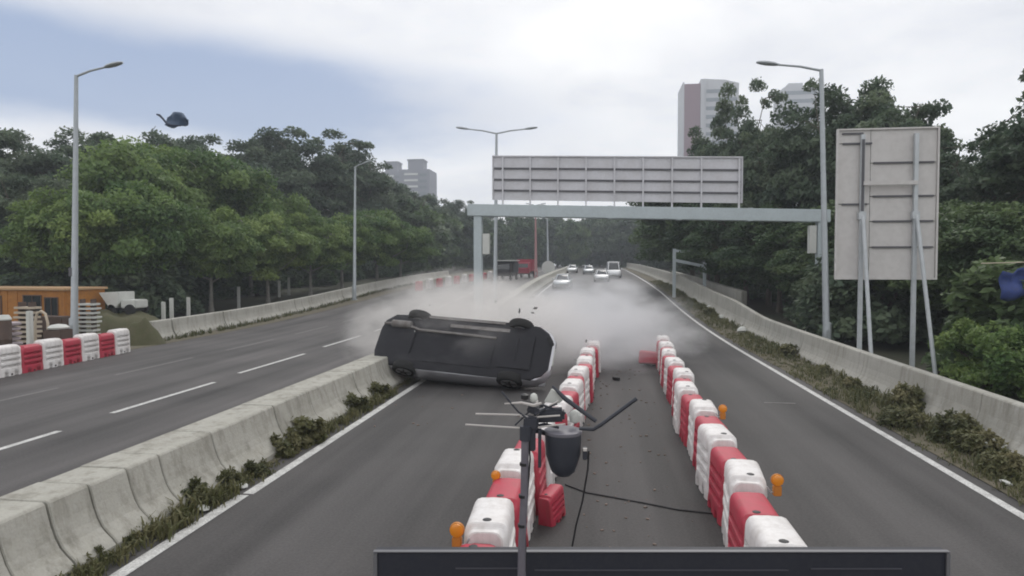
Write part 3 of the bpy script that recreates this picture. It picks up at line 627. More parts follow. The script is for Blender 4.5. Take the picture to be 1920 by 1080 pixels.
# mast with lamp, rods and cables standing in front of the tailboard
MY = 2.72
lr0 = random.Random(3)
def mp(px, py, dy=0.0): return at(px, py, MY + dy)
b_ = mp(979, 1079); ms = thing('equipment_mast', 'thin grey mast with a dark bucket-shaped lamp and loose rods, standing at the tailboard', 'mast', (b_.x, MY, 1.19))
O = Vector((b_.x, MY, 1.19))
def L_(v): return v - O
MB().tube([(0, 0, 0), L_(mp(978, 1075)), L_(mp(979, 1010)), L_(mp(983, 930)), L_(mp(985, 800))], [.0175, .0175, .0165, .0165, .0165], 12).obj('pole', MAST, ms, smooth=True)
MB().lathe([(.024, -.03), (.024, .03)], L_(mp(985, 812)), 12).obj('collar', LAMPH, ms)
MB().box(L_(mp(993, 818, .02)), (.05, .03, .12)).obj('clamp', LAMPH, ms, bevel=.004)
MB().lathe([(.004, -.03), (.02, -.022), (.026, 0), (.02, .02), (.006, .03)], L_(mp(1078, 781, .12)), 14).obj('bulb', OFFW, ms, smooth=True)
m = MB(); m.loft([[L_(mp(px, py, .1)) + Vector((0, dy_, 0)) for px, py in ((1020, 754), (1034, 730), (1046, 738), (1056, 750), (1048, 757))] for dy_ in (0, .03)]); m.obj('reflector', OFFW, ms, bevel=.003)
MB().box(L_(mp(1000, 768, .05)), (.05, .04, .03), Matrix.Rotation(.4, 3, 'Y')).obj('clamp', LAMPH, ms, bevel=.004)
MB().box(L_(mp(1012, 840, .03)), (.012, .03, .16)).obj('bracket_plate', LAMPH, ms)
for i in range(9):
    p0 = mp(lr0.uniform(965, 1010), lr0.uniform(752, 806), .02); p1 = mp(lr0.uniform(1000, 1070), lr0.uniform(748, 806), .07)
    MB().tube([L_(p0), L_((p0 + p1) / 2 + Vector((0, .02, lr0.uniform(-.02, .015)))), L_(p1)], lr0.uniform(.002, .006), 6).obj('wire' if i % 2 else 'fitting', LAMPH if i % 3 else RODW, ms, smooth=True)
for z in (818, 870, 930, 985): MB().lathe([(.0185, -.006), (.0185, .006)], L_(mp(984 - (z - 818) * .03, z)), 12).obj('cable_tie', DARKP, ms)
MB().tube([L_(mp(990, 806)), L_(mp(994, 860)), L_(mp(988, 940)), L_(mp(985, 1000)), L_(mp(986, 1070))], .004, 6).obj('cable', DARKP, ms, smooth=True)
# lamp housing
c = L_(mp(1056, 808, .08))
MB().lathe([(.030, -.19), (.050, -.172), (.062, -.14), (.074, -.10), (.078, -.03), (.078, 0), (.066, 0), (.060, -.05)], c, 26).obj('lamp_housing', LAMPH, ms, smooth=True)
MB().lathe([(.079, -.010), (.081, -.004), (.081, .003), (.076, .006)], c, 26).obj('housing_rim', mat('housing_rim_grey', (.17, .165, .19), .45), ms, smooth=True)
MB().tube([L_(mp(990, 806)), L_(mp(1010, 808, .04)), L_(mp(1022, 812, .08))], .011, 8).obj('bracket_arm', LAMPH, ms, smooth=True)
MB().box(L_(mp(1097, 850, .06)), (.02, .03, .05)).obj('side_clip', LAMPH, ms, bevel=.003)
MB().box(L_(mp(1097, 843, .03)), (.016, .016, .010)).obj('clip_screw', RODW, ms)
# the gear on top
MB().box(L_(mp(1031, 778, .08)), (.125, .06, .055), Matrix.Rotation(R(-4), 3, 'Y')).obj('control_box', LAMPH, ms, bevel=.01)
MB().box(L_(mp(996, 792, .02)), (.06, .05, .05)).obj('clamp', LAMPH, ms, bevel=.006)
MB().tube([L_(mp(873, 796)), L_(mp(984, 803)), L_(mp(1010, 801, .03)), L_(mp(1060, 795, .05))], .0042, 6).obj('rod', RODW, ms)
MB().tube([L_(mp(892, 776)), L_(mp(978, 778)), L_(mp(992, 783, .02)), L_(mp(1050, 779, .04))], .0042, 6).obj('rod', RODW, ms)
MB().tube([L_(mp(946, 757)), L_(mp(978, 755)), L_(mp(1000, 760)), L_(mp(1015, 756))], [.003, .006, .008, .006], 6).obj('rod', RODW, ms)
MB().tube([L_(mp(941, 734)), L_(mp(958, 756)), L_(mp(972, 772)), L_(mp(990, 786))], .0045, 6).obj('rod', LAMPH, ms)
MB().tube([L_(mp(1036, 724, .1)), L_(mp(1060, 748, .08)), L_(mp(1118, 790, .06))], [.006, .011, .009], 8).obj('rod', LAMPH, ms, smooth=True)
MB().tube([L_(mp(1086, 803, .06)), L_(mp(1112, 805, .06)), L_(mp(1126, 797, .06)), L_(mp(1194, 747, .06))], .0085, 8).obj('rod', LAMPH, ms, smooth=True)
MB().lathe([(.006, -.02), (.015, -.012), (.017, 0), (.013, .014), (.004, .02)], L_(mp(1001, 746, .03)), 12).obj('bulb', OFFW, ms, smooth=True)
MB().lathe([(.006, -.014), (.017, -.008), (.017, .008), (.006, .014)], L_(mp(984, 744, .03)), 12).obj('bulb_cap', DARKP, ms, smooth=True)
MB().tube([L_(mp(1104, 845, .06)), L_(mp(1102, 880, .06)), L_(mp(1092, 940, .08)), L_(mp(1080, 985, .1)), L_(mp(1073, 1024, .13))], .0042, 6).obj('cable', DARKP, ms, smooth=True)
ca = [gnd(px, py) + Vector((0, 0, .012)) for px, py in ((1060, 910), (1100, 925), (1150, 934), (1210, 945), (1270, 957), (1345, 965))]
tag(MB().tube(ca, .011, 6).obj('road_cable', DARKP, smooth=True), 'thin dark cable lying across the road between the two barrier rows', 'cable')

# ------------------------------------------------------------------ flying debris and bits on the road
D = at(328, 226, 23.0); fd = thing('flying_debris', 'torn blue-grey car panel with a bent strut, flying above the trees in the sky', 'debris', D)
m = MB(); vs_ = []; fs = []; nu, nv = 12, 7
for i in range(nu):
    for j in range(nv):
        u, v = i / (nu - 1), j / (nv - 1); hw = .27 * (math.sin(math.pi * (u * .86 + .12)) ** .7) * (1 + .15 * math.sin(9 * u))
        vs_.append((-.42 + .98 * u + .04 * math.sin(7 * v), .16 * math.sin(3 * u + 2 * v) + .05 * math.sin(11 * u), -.08 * u + (v - .5) * 2 * hw + .10 * math.sin(2.6 * u)))
for i in range(nu - 1):
    for j in range(nv - 1): fs.append((i * nv + j, (i + 1) * nv + j, (i + 1) * nv + j + 1, i * nv + j + 1))
m.add(vs_, fs); o = m.obj('panel_sheet', DEBRIS, fd, smooth=True); sm_ = o.modifiers.new('s', 'SOLIDIFY'); sm_.thickness = .05
MB().tube([(-.70, -.05, .24), (-.58, -.05, .20), (-.42, -.08, .05), (-.25, -.1, -.14), (-.05, -.08, -.2), (.25, 0, -.2)], [.03, .045, .04, .045, .04, .02], 8).obj('strut', mat('debris_dark', (.03, .04, .07), .6), fd, smooth=True)
D = at(287, 243, 23.5); tag(MB().tube([D + Vector((-.12, 0, -.1)), D, D + Vector((.12, 0, .14))], [.008, .018, .01], 6).obj('car_fragment', mat('debris_pale', (.25, .28, .32), .6)), 'thin fragment in the air just below the torn panel', 'debris')
D = at(1032, 640, 18.2); tag(MB().box((0, 0, 0), (.30, .05, .09), Matrix.Rotation(R(55), 3, 'Y')).obj('car_fragment', DARKP, loc=D, bevel=.02), 'dark strip of trim in the air beside the nose of the wreck', 'debris')
for px, py, s_, mt, lb in [(1155, 713, .22, DARKP, 'flat dark scrap lying on the road between the barrier rows'), (1212, 681, .34, DARKP, 'black broken piece at the foot of the right row, in the dust'), (1224, 684, .26, OFFW, 'white broken piece beside the black one at the right row')]:
    p = gnd(px, py); m = MB(); m.loft([[Vector((s_ * x, s_ * y_ * .5, z_)) for x, y_ in ((-.6, -.3), (.3, -.5), (.6, .1), (.1, .5), (-.5, .3))] for z_ in (.002, .05 + s_ * .2)]); tag(m.obj('car_fragment', mt, loc=(p.x, p.y, 0), rot=(0, 0, rng.uniform(0, 3)), bevel=.01), lb, 'debris')
for i in range(9):
    X_, Y_, Z_ = lr0.uniform(-7.5, .5), lr0.uniform(17.4, 20.5), lr0.uniform(.3, 2.5) ; s_ = lr0.uniform(.02, .07)
    m = MB(); m.loft([[Vector((s_ * x, s_ * y_ * .6, z_)) for x, y_ in ((-1, -.5), (.4, -.9), (1, .2), (.1, .8), (-.8, .5))] for z_ in (0, s_ * .35)])
    tag(m.obj('car_fragment', (DARKP, UNDERM, OFFW)[i % 3], loc=(X_, Y_, Z_), rot=(lr0.uniform(0, 3), lr0.uniform(0, 3), 0)), 'small fragment thrown into the air around the overturned car', 'debris', 'fragments flying round the wreck')
# scattered litter and grit on the closed lane
m = MB(); lr = random.Random(9)
for i in range(170):
    x, y_ = lr.uniform(-.2, 1.3), lr.uniform(6.2, 22)
    if i > 110: x, y_ = lr.uniform(-5, 1.5), lr.uniform(13, 22)
    s_ = lr.uniform(.008, .03); m.box((x, y_, s_ * .35), (s_ * 2, s_ * 1.3, s_ * .6), Matrix.Rotation(lr.uniform(0, 3), 3, 'Z'))
tag(m.obj('road_grit', mat('grit', (.22, .17, .14), .9, noise=[(9, .8, (.10, .09, .08))], coord='Object')), 'loose grit and crumbs scattered over the closed lane', 'grit', kind='stuff')
for px, py, s_, lb in [(452, 912, .11, 'white scrap of litter in the weeds by the median barrier, left one'), (381, 955, .09, 'white crumpled litter on the soil strip nearest the left of the picture'), (1887, 908, .10, 'white litter at the right wall by the picture edge'), (1660, 722, .12, 'pale litter caught in the weeds below the tall sign')]:
    p = gnd(px, py, .03); m = MB(); vs_ = []
    m.lathe([(.3 * s_, -.3 * s_), (.9 * s_, -.1 * s_), (s_, .1 * s_), (.4 * s_, .35 * s_)], n=7); o = m.obj('litter', OFFW, loc=(p.x, p.y, .05), rot=(.3, .2, 1)); tag(o, lb, 'litter')
p = gnd(1865, 842, .15); t = thing('litter', 'pale torn plastic bucket pieces in the weeds at the right wall', 'litter', (p.x, p.y, .02))
MB().tube([(-.15, 0, .25), (-.1, 0, .05), (.05, 0, .0), (.2, 0, .08)], .025, 6).obj('strip', OFFW, t); MB().tube([(0, .05, .3), (.08, 0, .15), (.2, 0, .2)], .02, 6).obj('strip', OFFW, t)
for i, (px, py, s_) in enumerate([(1330, 590, .5), (1352, 602, .4), (1392, 622, .45)]):
    p = gnd(px, py, .1); tag(MB().lathe([(.35 * s_, 0), (s_ * .6, .12 * s_), (.5 * s_, .5 * s_), (.2 * s_, .7 * s_)], n=8).obj('litter_bag', OFFW, loc=(p.x, p.y, zg(p.y) - .02), rot=(.1, .25, i), smooth=True), f'pale litter bag in the weeds at the right wall, {ORD[i]} from the dust', 'bag', 'pale litter bags along the right wall')

# ------------------------------------------------------------------ works site on the left
hx = at(130, 540, 29.5); ht = thing('site_hut', 'rusty orange site hut with small windows behind the left water barriers', 'hut', (hx.x - 3.2, 29.5, 0), (0, 0, R(-3)))
H2 = hx.z
MB().b2(-3.2, 3.2, -.03, 2.4, 0, H2 - .12).obj('wall', ORANGE, ht, bevel=.02)
for i in range(22):
    x = -3.1 + i * .29
    if -.4 < x < 2.95 and True: continue
    MB().b2(x, x + .13, -.06, -.031, .1, H2 - .15).obj('corrugation', ORANGE, ht)
for x in (-.35, .25, 2.9): MB().b2(x, x + .12, -.06, -.031, .1, H2 - .15).obj('corrugation', ORANGE, ht)
MB().b2(-3.3, 3.3, -.16, 2.5, H2 - .12, H2).obj('roof', ORANGEL, ht, bevel=.02)
for x0, x1, z0, z1 in ((.75, 1.75, .95, 1.95), (2.0, 2.7, 1.0, 1.85), (-1.6, -.6, 1.0, 1.9)):
    wdo = MB().b2(x0, x1, -.05, -.032, z0, z1).obj('window', GLASS, ht)
    for q in ((x0 - .05, x1 + .05, z0 - .06, z0), (x0 - .05, x1 + .05, z1, z1 + .05), (x0 - .05, x0, z0, z1), (x1, x1 + .05, z0, z1), ((x0 + x1) / 2 - .02, (x0 + x1) / 2 + .02, z0, z1)):
        MB().b2(q[0], q[1], -.075, -.052, q[2], q[3]).obj('frame', BROWN, wdo)
MB().b2(.55, 2.95, -.055, -.0325, .05, .9).obj('lower_panel', BROWN, ht)
def plank_stack(loc, rotz, n_, L, lb, mt):
    t = thing('plank_stack', lb, 'planks', loc, (0, 0, rotz), None)
    for i in range(n_): MB().box((rng.uniform(-.06, .06), 0, .06 + i * .2), (L, .5, .085)).obj('plank', mt, t)
    for x in (-L * .3, L * .3): MB().box((x, 0, .1 + n_ * .1), (.08, .3, n_ * .2)).obj('spacer', BROWN, t)
p = at(52, 620, 24.8); plank_stack((p.x, 24.8, .02), R(-8), 9, .9, 'stack of pale planks in front of the orange hut', WOODP)
p = at(166, 610, 27.5); plank_stack((p.x, 27.5, .02), R(5), 9, .85, 'stack of white slatted boards right of the left street lamp', OFFW)
tag(MB().b2(-.09, .09, -.09, .09, 0, 1.75).obj('marker_post', OFFW, loc=(at(56, 620, 22.0).x, 22.0, 0), bevel=.02), 'short off-white post standing behind the leftmost white barriers', 'post')
p = at(8, 620, 22.5); t = thing('stacked_drum', 'dark drum with a white lid behind the leftmost barrier', 'drum', (p.x, 22.5, 0)); MB().lathe([(.22, 0), (.24, .05), (.24, .6), (.25, .62), (.24, .64), (.24, 1.3), (.22, 1.35)], n=16).obj('drum_body', BROWN, t, smooth=True); MB().lathe([(.24, 1.355), (.25, 1.4), (.16, 1.55)], n=16).obj('lid', OFFW, t, smooth=True)
p = at(20, 620, 23.6); t = thing('cement_bags', 'pile of pale cement bags by the dark drum', 'bags', (p.x, 23.6, 0))
for i in range(6): MB().lathe([(.2, -.08), (.36, -.03), (.36, .05), (.18, .09)], (rng.uniform(-.08, .08), 0, .1 + .2 * i), 10).obj('bag', mat('bag_paper', (.38, .33, .35), .8, noise=[(4, .5, (.28, .22, .24))]), t, smooth=True)
p = at(78, 620, 23.3); t = thing('pipe_hoop', 'bent pale pipe hoop standing behind the barriers', 'pipe', (p.x, 23.3, 0)); MB().tube([(-.28, 0, 0), (-.28, 0, 1.2), (-.18, 0, 1.55), (0, 0, 1.66), (.18, 0, 1.55), (.28, 0, 1.2), (.28, 0, 0)], .05, 8).obj('pipe', WOODP, t, smooth=True)
p = at(110, 622, 22.6); t = thing('white_sack', 'bulging white sack on a dark box behind the left red barrier', 'sack', (p.x, 22.6, 0)); MB().b2(-.35, .35, -.3, .3, 0, 1.02).obj('box', BROWN, t, bevel=.02); MB().lathe([(.15, 1.02), (.34, 1.04), (.37, 1.10), (.25, 1.19), (.06, 1.22)], n=12).obj('sack', OFFW, t, smooth=True)
p = at(95, 610, 26.3); t = thing('crate_pile', 'dark brown crates piled below the hut windows', 'crates', (p.x, 26.3, 0))
for x, z in ((-.5, .3), (.15, .3), (.75, .3), (-.1, .92), (.5, .92)): MB().box((x, 0, z), (.6, .6, .58)).obj('crate', BROWN, t, bevel=.03)
# cross arm on the lamp pole
# white dumper behind
p = at(232, 585, 31.5); t = thing('site_dumper', 'small white site dumper with a raised hopper on the olive mound', 'dumper', (p.x, 31.5, .75))
z0 = at(232, 575, 31.5).z - .75; ks = 31.5 / 1235
m = MB(); m.loft([[Vector((x, y_, z_)) for x, z_ in ((-.95, z0 + .75), (.2, z0 + .8), (.2, z0 + .2), (.0, z0 - .05), (-.35, z0 - .05))] for y_ in (-.6, .6)]); m.obj('hopper', OFFW, t, bevel=.03)
MB().b2(.2, 1.05, -.5, .5, z0 - .05, z0 + .38).obj('engine_cover', OFFW, t, bevel=.05)
MB().b2(-.85, .1, -.45, .45, z0 + .62, z0 + .7).obj('hopper_lip', BROWN, t)
for x in (-.25, .75):
    for s_ in (-1, 1): MB().lathe([(.1, -.1), (.26, -.1), (.28, 0), (.26, .1), (.1, .1)], (x, s_ * .5, z0 - .12), 14, Matrix.Rotation(R(90), 3, 'X')).obj('wheel', RUB, t, smooth=True)
MB().b2(-.3, .9, -.35, .35, z0 - .2, z0 - .052).obj('frame', DARKP, t)
# olive netting over a mound
def mound(loc, rx, ry, h, seed, mt, name, lb, cat):
    r_ = random.Random(seed); ph = [r_.uniform(0, 6) for _ in range(6)]; m = MB(); vs_ = []; fs = []; n_ = 22
    for i in range(n_):
        for j in range(n_):
            u, v = i / (n_ - 1) * 2 - 1, j / (n_ - 1) * 2 - 1; d = min(1, math.hypot(u, v))
            vs_.append((u * rx, v * ry, h * (1 - d ** 2.4) * (1 + .22 * math.sin(4 * u + ph[0]) * math.sin(5 * v + ph[1]) + .08 * math.sin(11 * u + ph[2] + 7 * v)) - .02))
    for i in range(n_ - 1):
        for j in range(n_ - 1): fs.append((i * n_ + j, (i + 1) * n_ + j, (i + 1) * n_ + j + 1, i * n_ + j + 1))
    m.add(vs_, fs); return tag(m.obj(name, mt, loc=loc, smooth=True), lb, cat)
p = at(215, 610, 30.5); mound((p.x, 30.8, 0), 2.7, 2.2, 1.15, 1, NET, 'covered_mound', 'olive netted mound behind the left barriers, under the white dumper', 'mound')
p = at(262, 630, 26.6); mound((p.x, 26.6, 0), 1.1, .8, .95, 5, NET, 'covered_mound', 'brown-green covered heap at the end of the left concrete wall', 'mound')
for i, (px, Y) in enumerate([(316, 33), (331, 34), (362, 37), (455, 45), (530, 54), (548, 56)]):
    p = at(px, 580, Y); tag(MB().b2(-.11, .11, -.05, .05, 0, 1.45 + .15 * (i % 2)).obj('marker_post', OFFW, loc=(p.x - .3, Y, zg(Y)), bevel=.02), f'short white marker post behind the left concrete wall, {ORD[i]} from the mound', 'post', 'white marker posts behind the left wall')
p = at(1910, 530, 20.5); mound_b = thing('tarpaulin', 'blue tarpaulin hung in the trees at the right picture edge', 'tarpaulin', p)
m = MB(); vs_ = []; fs = []
for i in range(9):
    for j in range(9):
        u, v = i / 8 - .5, j / 8 - .5; vs_.append((u * .9, .10 * math.sin(9 * u + 3 * v) + .08 * math.sin(7 * v), v * .8 - .25 * abs(u) + .08 * math.sin(8 * u)))
for i in range(8):
    for j in range(8): fs.append((i * 9 + j, (i + 1) * 9 + j, (i + 1) * 9 + j + 1, i * 9 + j + 1))
m.add(vs_, fs); o = m.obj('sheet', BLUE, mound_b, smooth=True); sm_ = o.modifiers.new('s', 'SOLIDIFY'); sm_.thickness = .015
MB().tube([(-1.0, 0, .55), (1.6, .2, .62)], .015, 6).obj('rope', WOODP, mound_b)

# ------------------------------------------------------------------ far buildings
def tower(px0, px1, pyt, Y, depth, label, parts):
    a = at(px0, pyt, Y); b = at(px1, pyt, Y); t = thing('tower_block', label, 'building', (a.x, Y, zg(Y) - .5)); return t, b.x - a.x, a.z - zg(Y) + .5
t, Wt, Ht = tower(1283, 1386, 158, 420, 25, 'tall residential tower with a maroon end wall, behind the trees right of the gantry', None)
ws = Wt * .30
MB().b2(0, ws, -.4, 24, 0, Ht).obj('end_wall', TOWERM, t); MB().b2(-.9, 0, -.8, 25, 0, Ht + 1).obj('fin', TOWERG, t); MB().b2(ws, ws + 2.2, -1.5, 25, 0, Ht + 2.5).obj('fin', TOWERG, t)
MB().b2(ws + 2.2, Wt, .5, 24, 0, Ht).obj('facade', TOWERG, t)
m = MB(); m.loft([[Vector((x, y_, z_)) for x, z_ in ((ws + 2.3, Ht + .02), (Wt, Ht + .02), (Wt * .75, Ht + 2.2), (ws + 2.3, Ht + 3.2))] for y_ in (1, 20)]); m.obj('roof', TOWERG, t)
for k_ in range(18):
    z = 18 + k_ * 5.2
    if z > Ht - 4: break
    MB().b2(ws + 3.5, Wt - 1, .2, .49, z, z + 2.2).obj('window_band', TOWERD, t)
t, Wt, Ht = tower(1468, 1536, 165, 460, 25, 'pale grey tower half hidden by the trees, right of the maroon-walled tower', None)
MB().b2(0, Wt, 0, 24, 0, Ht).obj('facade', TOWERG, t); MB().b2(Wt * .2, Wt * .6, 4, 18, Ht, Ht + 4).obj('roof_house', TOWERG, t)
for k_ in range(20):
    z = 20 + k_ * 5.5
    if z > Ht - 4: break
    MB().b2(1.5, Wt - 1.5, -.3, -.02, z, z + 2.4).obj('window_band', TOWERD, t)
for (x0, x1, yt, Y, lb, rh) in [(716, 752, 322, 400, 'lower grey block of flats left of the taller one, above the left trees', (.1, .75, 304)), (748, 805, 318, 380, 'grey block of flats with pale floor bands, above the trees left of the gantry', (.25, .75, 300))]:
    t, Wt, Ht = tower(x0, x1, yt, Y, 20, lb, None)
    MB().b2(0, Wt, 0, 18, 0, Ht).obj('facade', BLOCK, t)
    z1 = at(x0, rh[2], Y).z - zg(Y) + .5
    MB().b2(Wt * rh[0], Wt * rh[1], 3, 12, Ht, z1).obj('roof_house', BLOCK, t); MB().b2(Wt * rh[0] - .4, Wt * rh[1] + .4, 2.6, 12.4, z1, z1 + .8).obj('roof_slab', BLOCK, t)
    for k_ in range(14):
        z = Ht - 3.4 - k_ * 3.6
        if z < 20: break
        MB().b2(Wt * .18, Wt * .62, -.5, -.02, z, z + 1.1).obj('balcony_band', OFFW, t)
        MB().b2(Wt * .68, Wt * .92, -.25, -.02, z - .9, z + .8).obj('window_band', TOWERD, t)

# ------------------------------------------------------------------ trees
def leaf_mesh(name, clumps, radii, nleaf, leaf, flat, seed, mt, ctr, tone_sd=.36):
    r_ = np.random.default_rng(seed); nC = len(clumps)
    cnt = np.maximum(8, (nleaf * (radii / radii.mean()) ** 2).astype(int)); idx = np.repeat(np.arange(nC), cnt); n_ = len(idx)
    d = r_.normal(size=(n_, 3)); d /= np.linalg.norm(d, axis=1)[:, None]; rad = r_.random(n_) ** .45
    off = d * (rad * radii[idx])[:, None]; off[:, 2] *= flat
    # droop at the rim of each clump
    off[:, 2] -= .25 * radii[idx] * (off[:, 0] ** 2 + off[:, 1] ** 2) / radii[idx] ** 2
    p = clumps[idx] + off
    out = p - ctr; out /= np.linalg.norm(out, axis=1)[:, None] + 1e-6
    nrm = out * .5 + np.array([0, 0, .55]) + r_.normal(size=(n_, 3)) * .55; nrm /= np.linalg.norm(nrm, axis=1)[:, None]
    tg = r_.normal(size=(n_, 3)); tg -= nrm * (tg * nrm).sum(1)[:, None]; tg /= np.linalg.norm(tg, axis=1)[:, None]; bt = np.cross(nrm, tg)
    s_ = leaf * (.55 + .9 * r_.random(n_))
    v = np.empty((n_, 4, 3)); v[:, 0] = p - tg * s_[:, None]; v[:, 1] = p + bt * (s_ * .5)[:, None] - nrm * (s_ * .1)[:, None]; v[:, 2] = p + tg * s_[:, None] - nrm * (s_ * .25)[:, None]; v[:, 3] = p - bt * (s_ * .5)[:, None] - nrm * (s_ * .1)[:, None]
    me = bpy.data.meshes.new(name); me.vertices.add(n_ * 4); me.vertices.foreach_set('co', v.reshape(-1)); me.loops.add(n_ * 4); me.loops.foreach_set('vertex_index', np.arange(n_ * 4)); me.polygons.add(n_); me.polygons.foreach_set('loop_start', np.arange(n_) * 4); me.update(calc_edges=True)
    ct = np.clip(.45 + r_.normal(size=nC) * tone_sd, 0, 1)[idx] + r_.normal(size=n_) * .13
    a_ = me.attributes.new('tone', 'FLOAT', 'POINT'); a_.data.foreach_set('value', np.repeat(np.clip(ct, 0, 1), 4).astype(np.float32))
    me.materials.append(mt); return me
def tree_kind(seed, H, zb, rx, nC, nleaf, leaf, cr, flat, mt, bark, open_=.0, n_limb=9):
    """H height, zb crown base, rx crown radius; returns (wood mesh, crown mesh)"""
    r_ = np.random.default_rng(seed); cz = (H + zb) / 2; rz = (H - zb) / 2; ph = r_.uniform(0, 6.28, 8)
    C_ = []; 
    while len(C_) < nC:
        d = r_.normal(size=3); d /= np.linalg.norm(d); a_ = math.atan2(d[1], d[0])
        k_ = 1 + .16 * math.sin(2 * a_ + ph[0]) + .13 * math.sin(3 * a_ + ph[1] + 2 * d[2]) + .12 * math.sin(5 * d[2] + ph[2] + a_)
        rr = (r_.random() ** (.33 if open_ < .5 else .22)) * k_ * .93
        q = np.array([d[0] * rx * rr, d[1] * rx * rr, cz + d[2] * rz * rr])
        # lobes: leave gaps where a slow field is low
        fld = math.sin(q[0] * 1.1 + ph[3]) * math.sin(q[1] * 1.1 + ph[4]) + math.sin(q[2] * 1.3 + ph[5])
        if fld < -1.2 + 1.5 * open_ and r_.random() < .9: continue
        if q[2] < zb * .9: continue
        C_.append(q)
    C_ = np.array(C_); rad = cr * (.6 + .8 * r_.random(nC))
    crown = leaf_mesh('crown', C_, rad, nleaf, leaf, flat, seed + 1, mt, np.array([0, 0, cz - rz * .4]))
    m = MB(); lean = r_.normal(size=2) * H * .03; th = zb + (H - zb) * .45; tr = .016 * H + .05
    tp = [Vector((lean[0] * t * t + .05 * math.sin(5 * t + ph[6]), lean[1] * t * t + .05 * math.sin(4 * t + ph[7]), th * t)) for t in np.linspace(0, 1, 7)]
    m.tube(tp, [tr * 1.5] + [tr * (1 - .6 * t) for t in np.linspace(.1, 1, 6)], 8)
    ends = []
    for i in range(n_limb):
        t = .45 + .55 * (i / n_limb); s0 = tp[0].lerp(tp[-1], t); a_ = i * 2.4 + r_.random(); rr = rx * (.45 + .35 * r_.random()); e = Vector((math.cos(a_) * rr, math.sin(a_) * rr, min(H * .93, s0.z + rz * (.35 + .8 * r_.random()))))
        mid = s0.lerp(e, .5) + Vector((0, 0, -.06 * rr)); m.tube([s0, mid, e], [tr * .45, tr * .3, tr * .12], 6); ends += [mid, e, s0.lerp(mid, .6), mid.lerp(e, .5)]
    for q in C_[::2]:
        q = Vector(q); s0 = min(ends, key=lambda e: (e - q).length)
        if (s0 - q).length < rx * .75: m.tube([s0, s0.lerp(q, .5) + Vector((0, 0, .1)), q], [tr * .13, tr * .09, tr * .04], 4, cap=False)
    return m.mesh('trunk', bark, smooth=True), crown
KB = [tree_kind(11, 8.5, 3.2, 4.2, 210, 270, .125, .95, .5, LEAF_B, BARKP), tree_kind(12, 7.5, 2.9, 3.6, 190, 270, .12, .9, .5, LEAF_B, BARKP), tree_kind(13, 8.0, 3.0, 4.4, 220, 260, .125, .9, .48, LEAF_B, BARKP)]
KD = [tree_kind(21, 16, 4.5, 6.6, 165, 230, .20, 1.35, .42, LEAF_D, BARK, .62), tree_kind(22, 15, 4, 5.8, 190, 230, .19, 1.3, .42, LEAF_D, BARK, .25), tree_kind(23, 17, 5, 6.4, 150, 200, .21, 1.25, .38, LEAF_D, BARK, .62)]
KM = [tree_kind(31, 12, 2.5, 4.8, 200, 240, .165, 1.1, .5, LEAF_M, BARK), tree_kind(32, 13, 3, 5.0, 200, 240, .17, 1.15, .45, LEAF_M, BARK, .2)]
KF = [tree_kind(41, 14, .4, 6.0, 110, 110, .42, 1.6, .55, LEAF_M, BARK), tree_kind(42, 15, .4, 6.2, 110, 110, .42, 1.6, .5, LEAF_D, BARK)]
def bush_kind(seed, rx, h, nC, nleaf, leaf, mt):
    r_ = np.random.default_rng(seed); C_ = []
    while len(C_) < nC:
        q = r_.uniform(-1, 1, 3)
        if np.linalg.norm(q * [1, 1, .8]) > 1 or q[2] < -.0: continue
        C_.append(q * [rx, rx, h * .85] + [0, 0, .1 * h])
    C_ = np.array(C_); crown = leaf_mesh('foliage', C_, (.22 * rx + .06) * (.6 + .8 * r_.random(nC)), nleaf, leaf, .7, seed + 1, mt, np.array([0, 0, 0.]))
    m = MB()
    for q in C_[::4]: m.tube([(0, 0, -.02), Vector(q) * .5 + Vector((0, 0, .1 * h)), Vector(q)], [.03 * h, .02 * h, .006 * h], 4)
    return m.mesh('stem', BARK), crown
BU = [bush_kind(51, 2.0, 2.6, 70, 210, .115, LEAF_D), bush_kind(52, 1.8, 2.2, 70, 210, .11, LEAF_M), bush_kind(53, 1.9, 2.8, 80, 230, .10, LEAF_B)]
tr_rng = random.Random(77)
def plant(kind, Hk, x, y, h, label, group, name='tree', cat='tree', wide=1.0, z=None):
    t = thing(name, label, cat, (x, y, zg(y) - .05 if z is None else z), (0, 0, tr_rng.uniform(0, 6.28)), group)
    s_ = h / Hk; t.scale = (s_ * wide, s_ * wide, s_)
    link('trunk' if cat == 'tree' else 'stem', kind[0], t); link('crown' if cat == 'tree' else 'foliage', kind[1], t); return t
def plant_px(kind, Hk, px, pyt, Y, *a, **k):
    p = at(px, pyt, Y); return plant(kind, Hk, p.x, Y, p.z - zg(Y) + .1, *a, **k)
# left: light green row
LB = [(165, 365, 36, 2), (262, 352, 38, 1), (270, 268, 47, 0), (370, 290, 52, 2), (395, 400, 42, 1), (470, 350, 55, 0), (500, 405, 47, 2), (580, 410, 54, 1), (640, 405, 60, 0), (705, 398, 66, 2), (750, 420, 74, 1)]
HB = [8.5, 7.5, 8.0]
for i, (px, py, Y, k_) in enumerate(LB):
    plant_px(KB[k_], HB[k_], px, py, Y, f'light green leafy tree behind the left concrete wall, {ORD[i]} from the left picture edge', 'light green trees behind the left wall', wide=.9 if Y < 60 else 1.0)
HD = [16, 15, 17]
LD = [(-60, 235, 48, 0), (40, 330, 42, 1), (20, 250, 50, 1), (95, 270, 55, 2), (190, 250, 58, 1), (335, 250, 66, 0), (430, 262, 75, 2), (505, 243, 80, 0), (590, 246, 84, 2), (650, 270, 92, 0), (690, 305, 100, 1), (745, 345, 108, 0), (805, 368, 125, 1), (855, 375, 140, 0)]
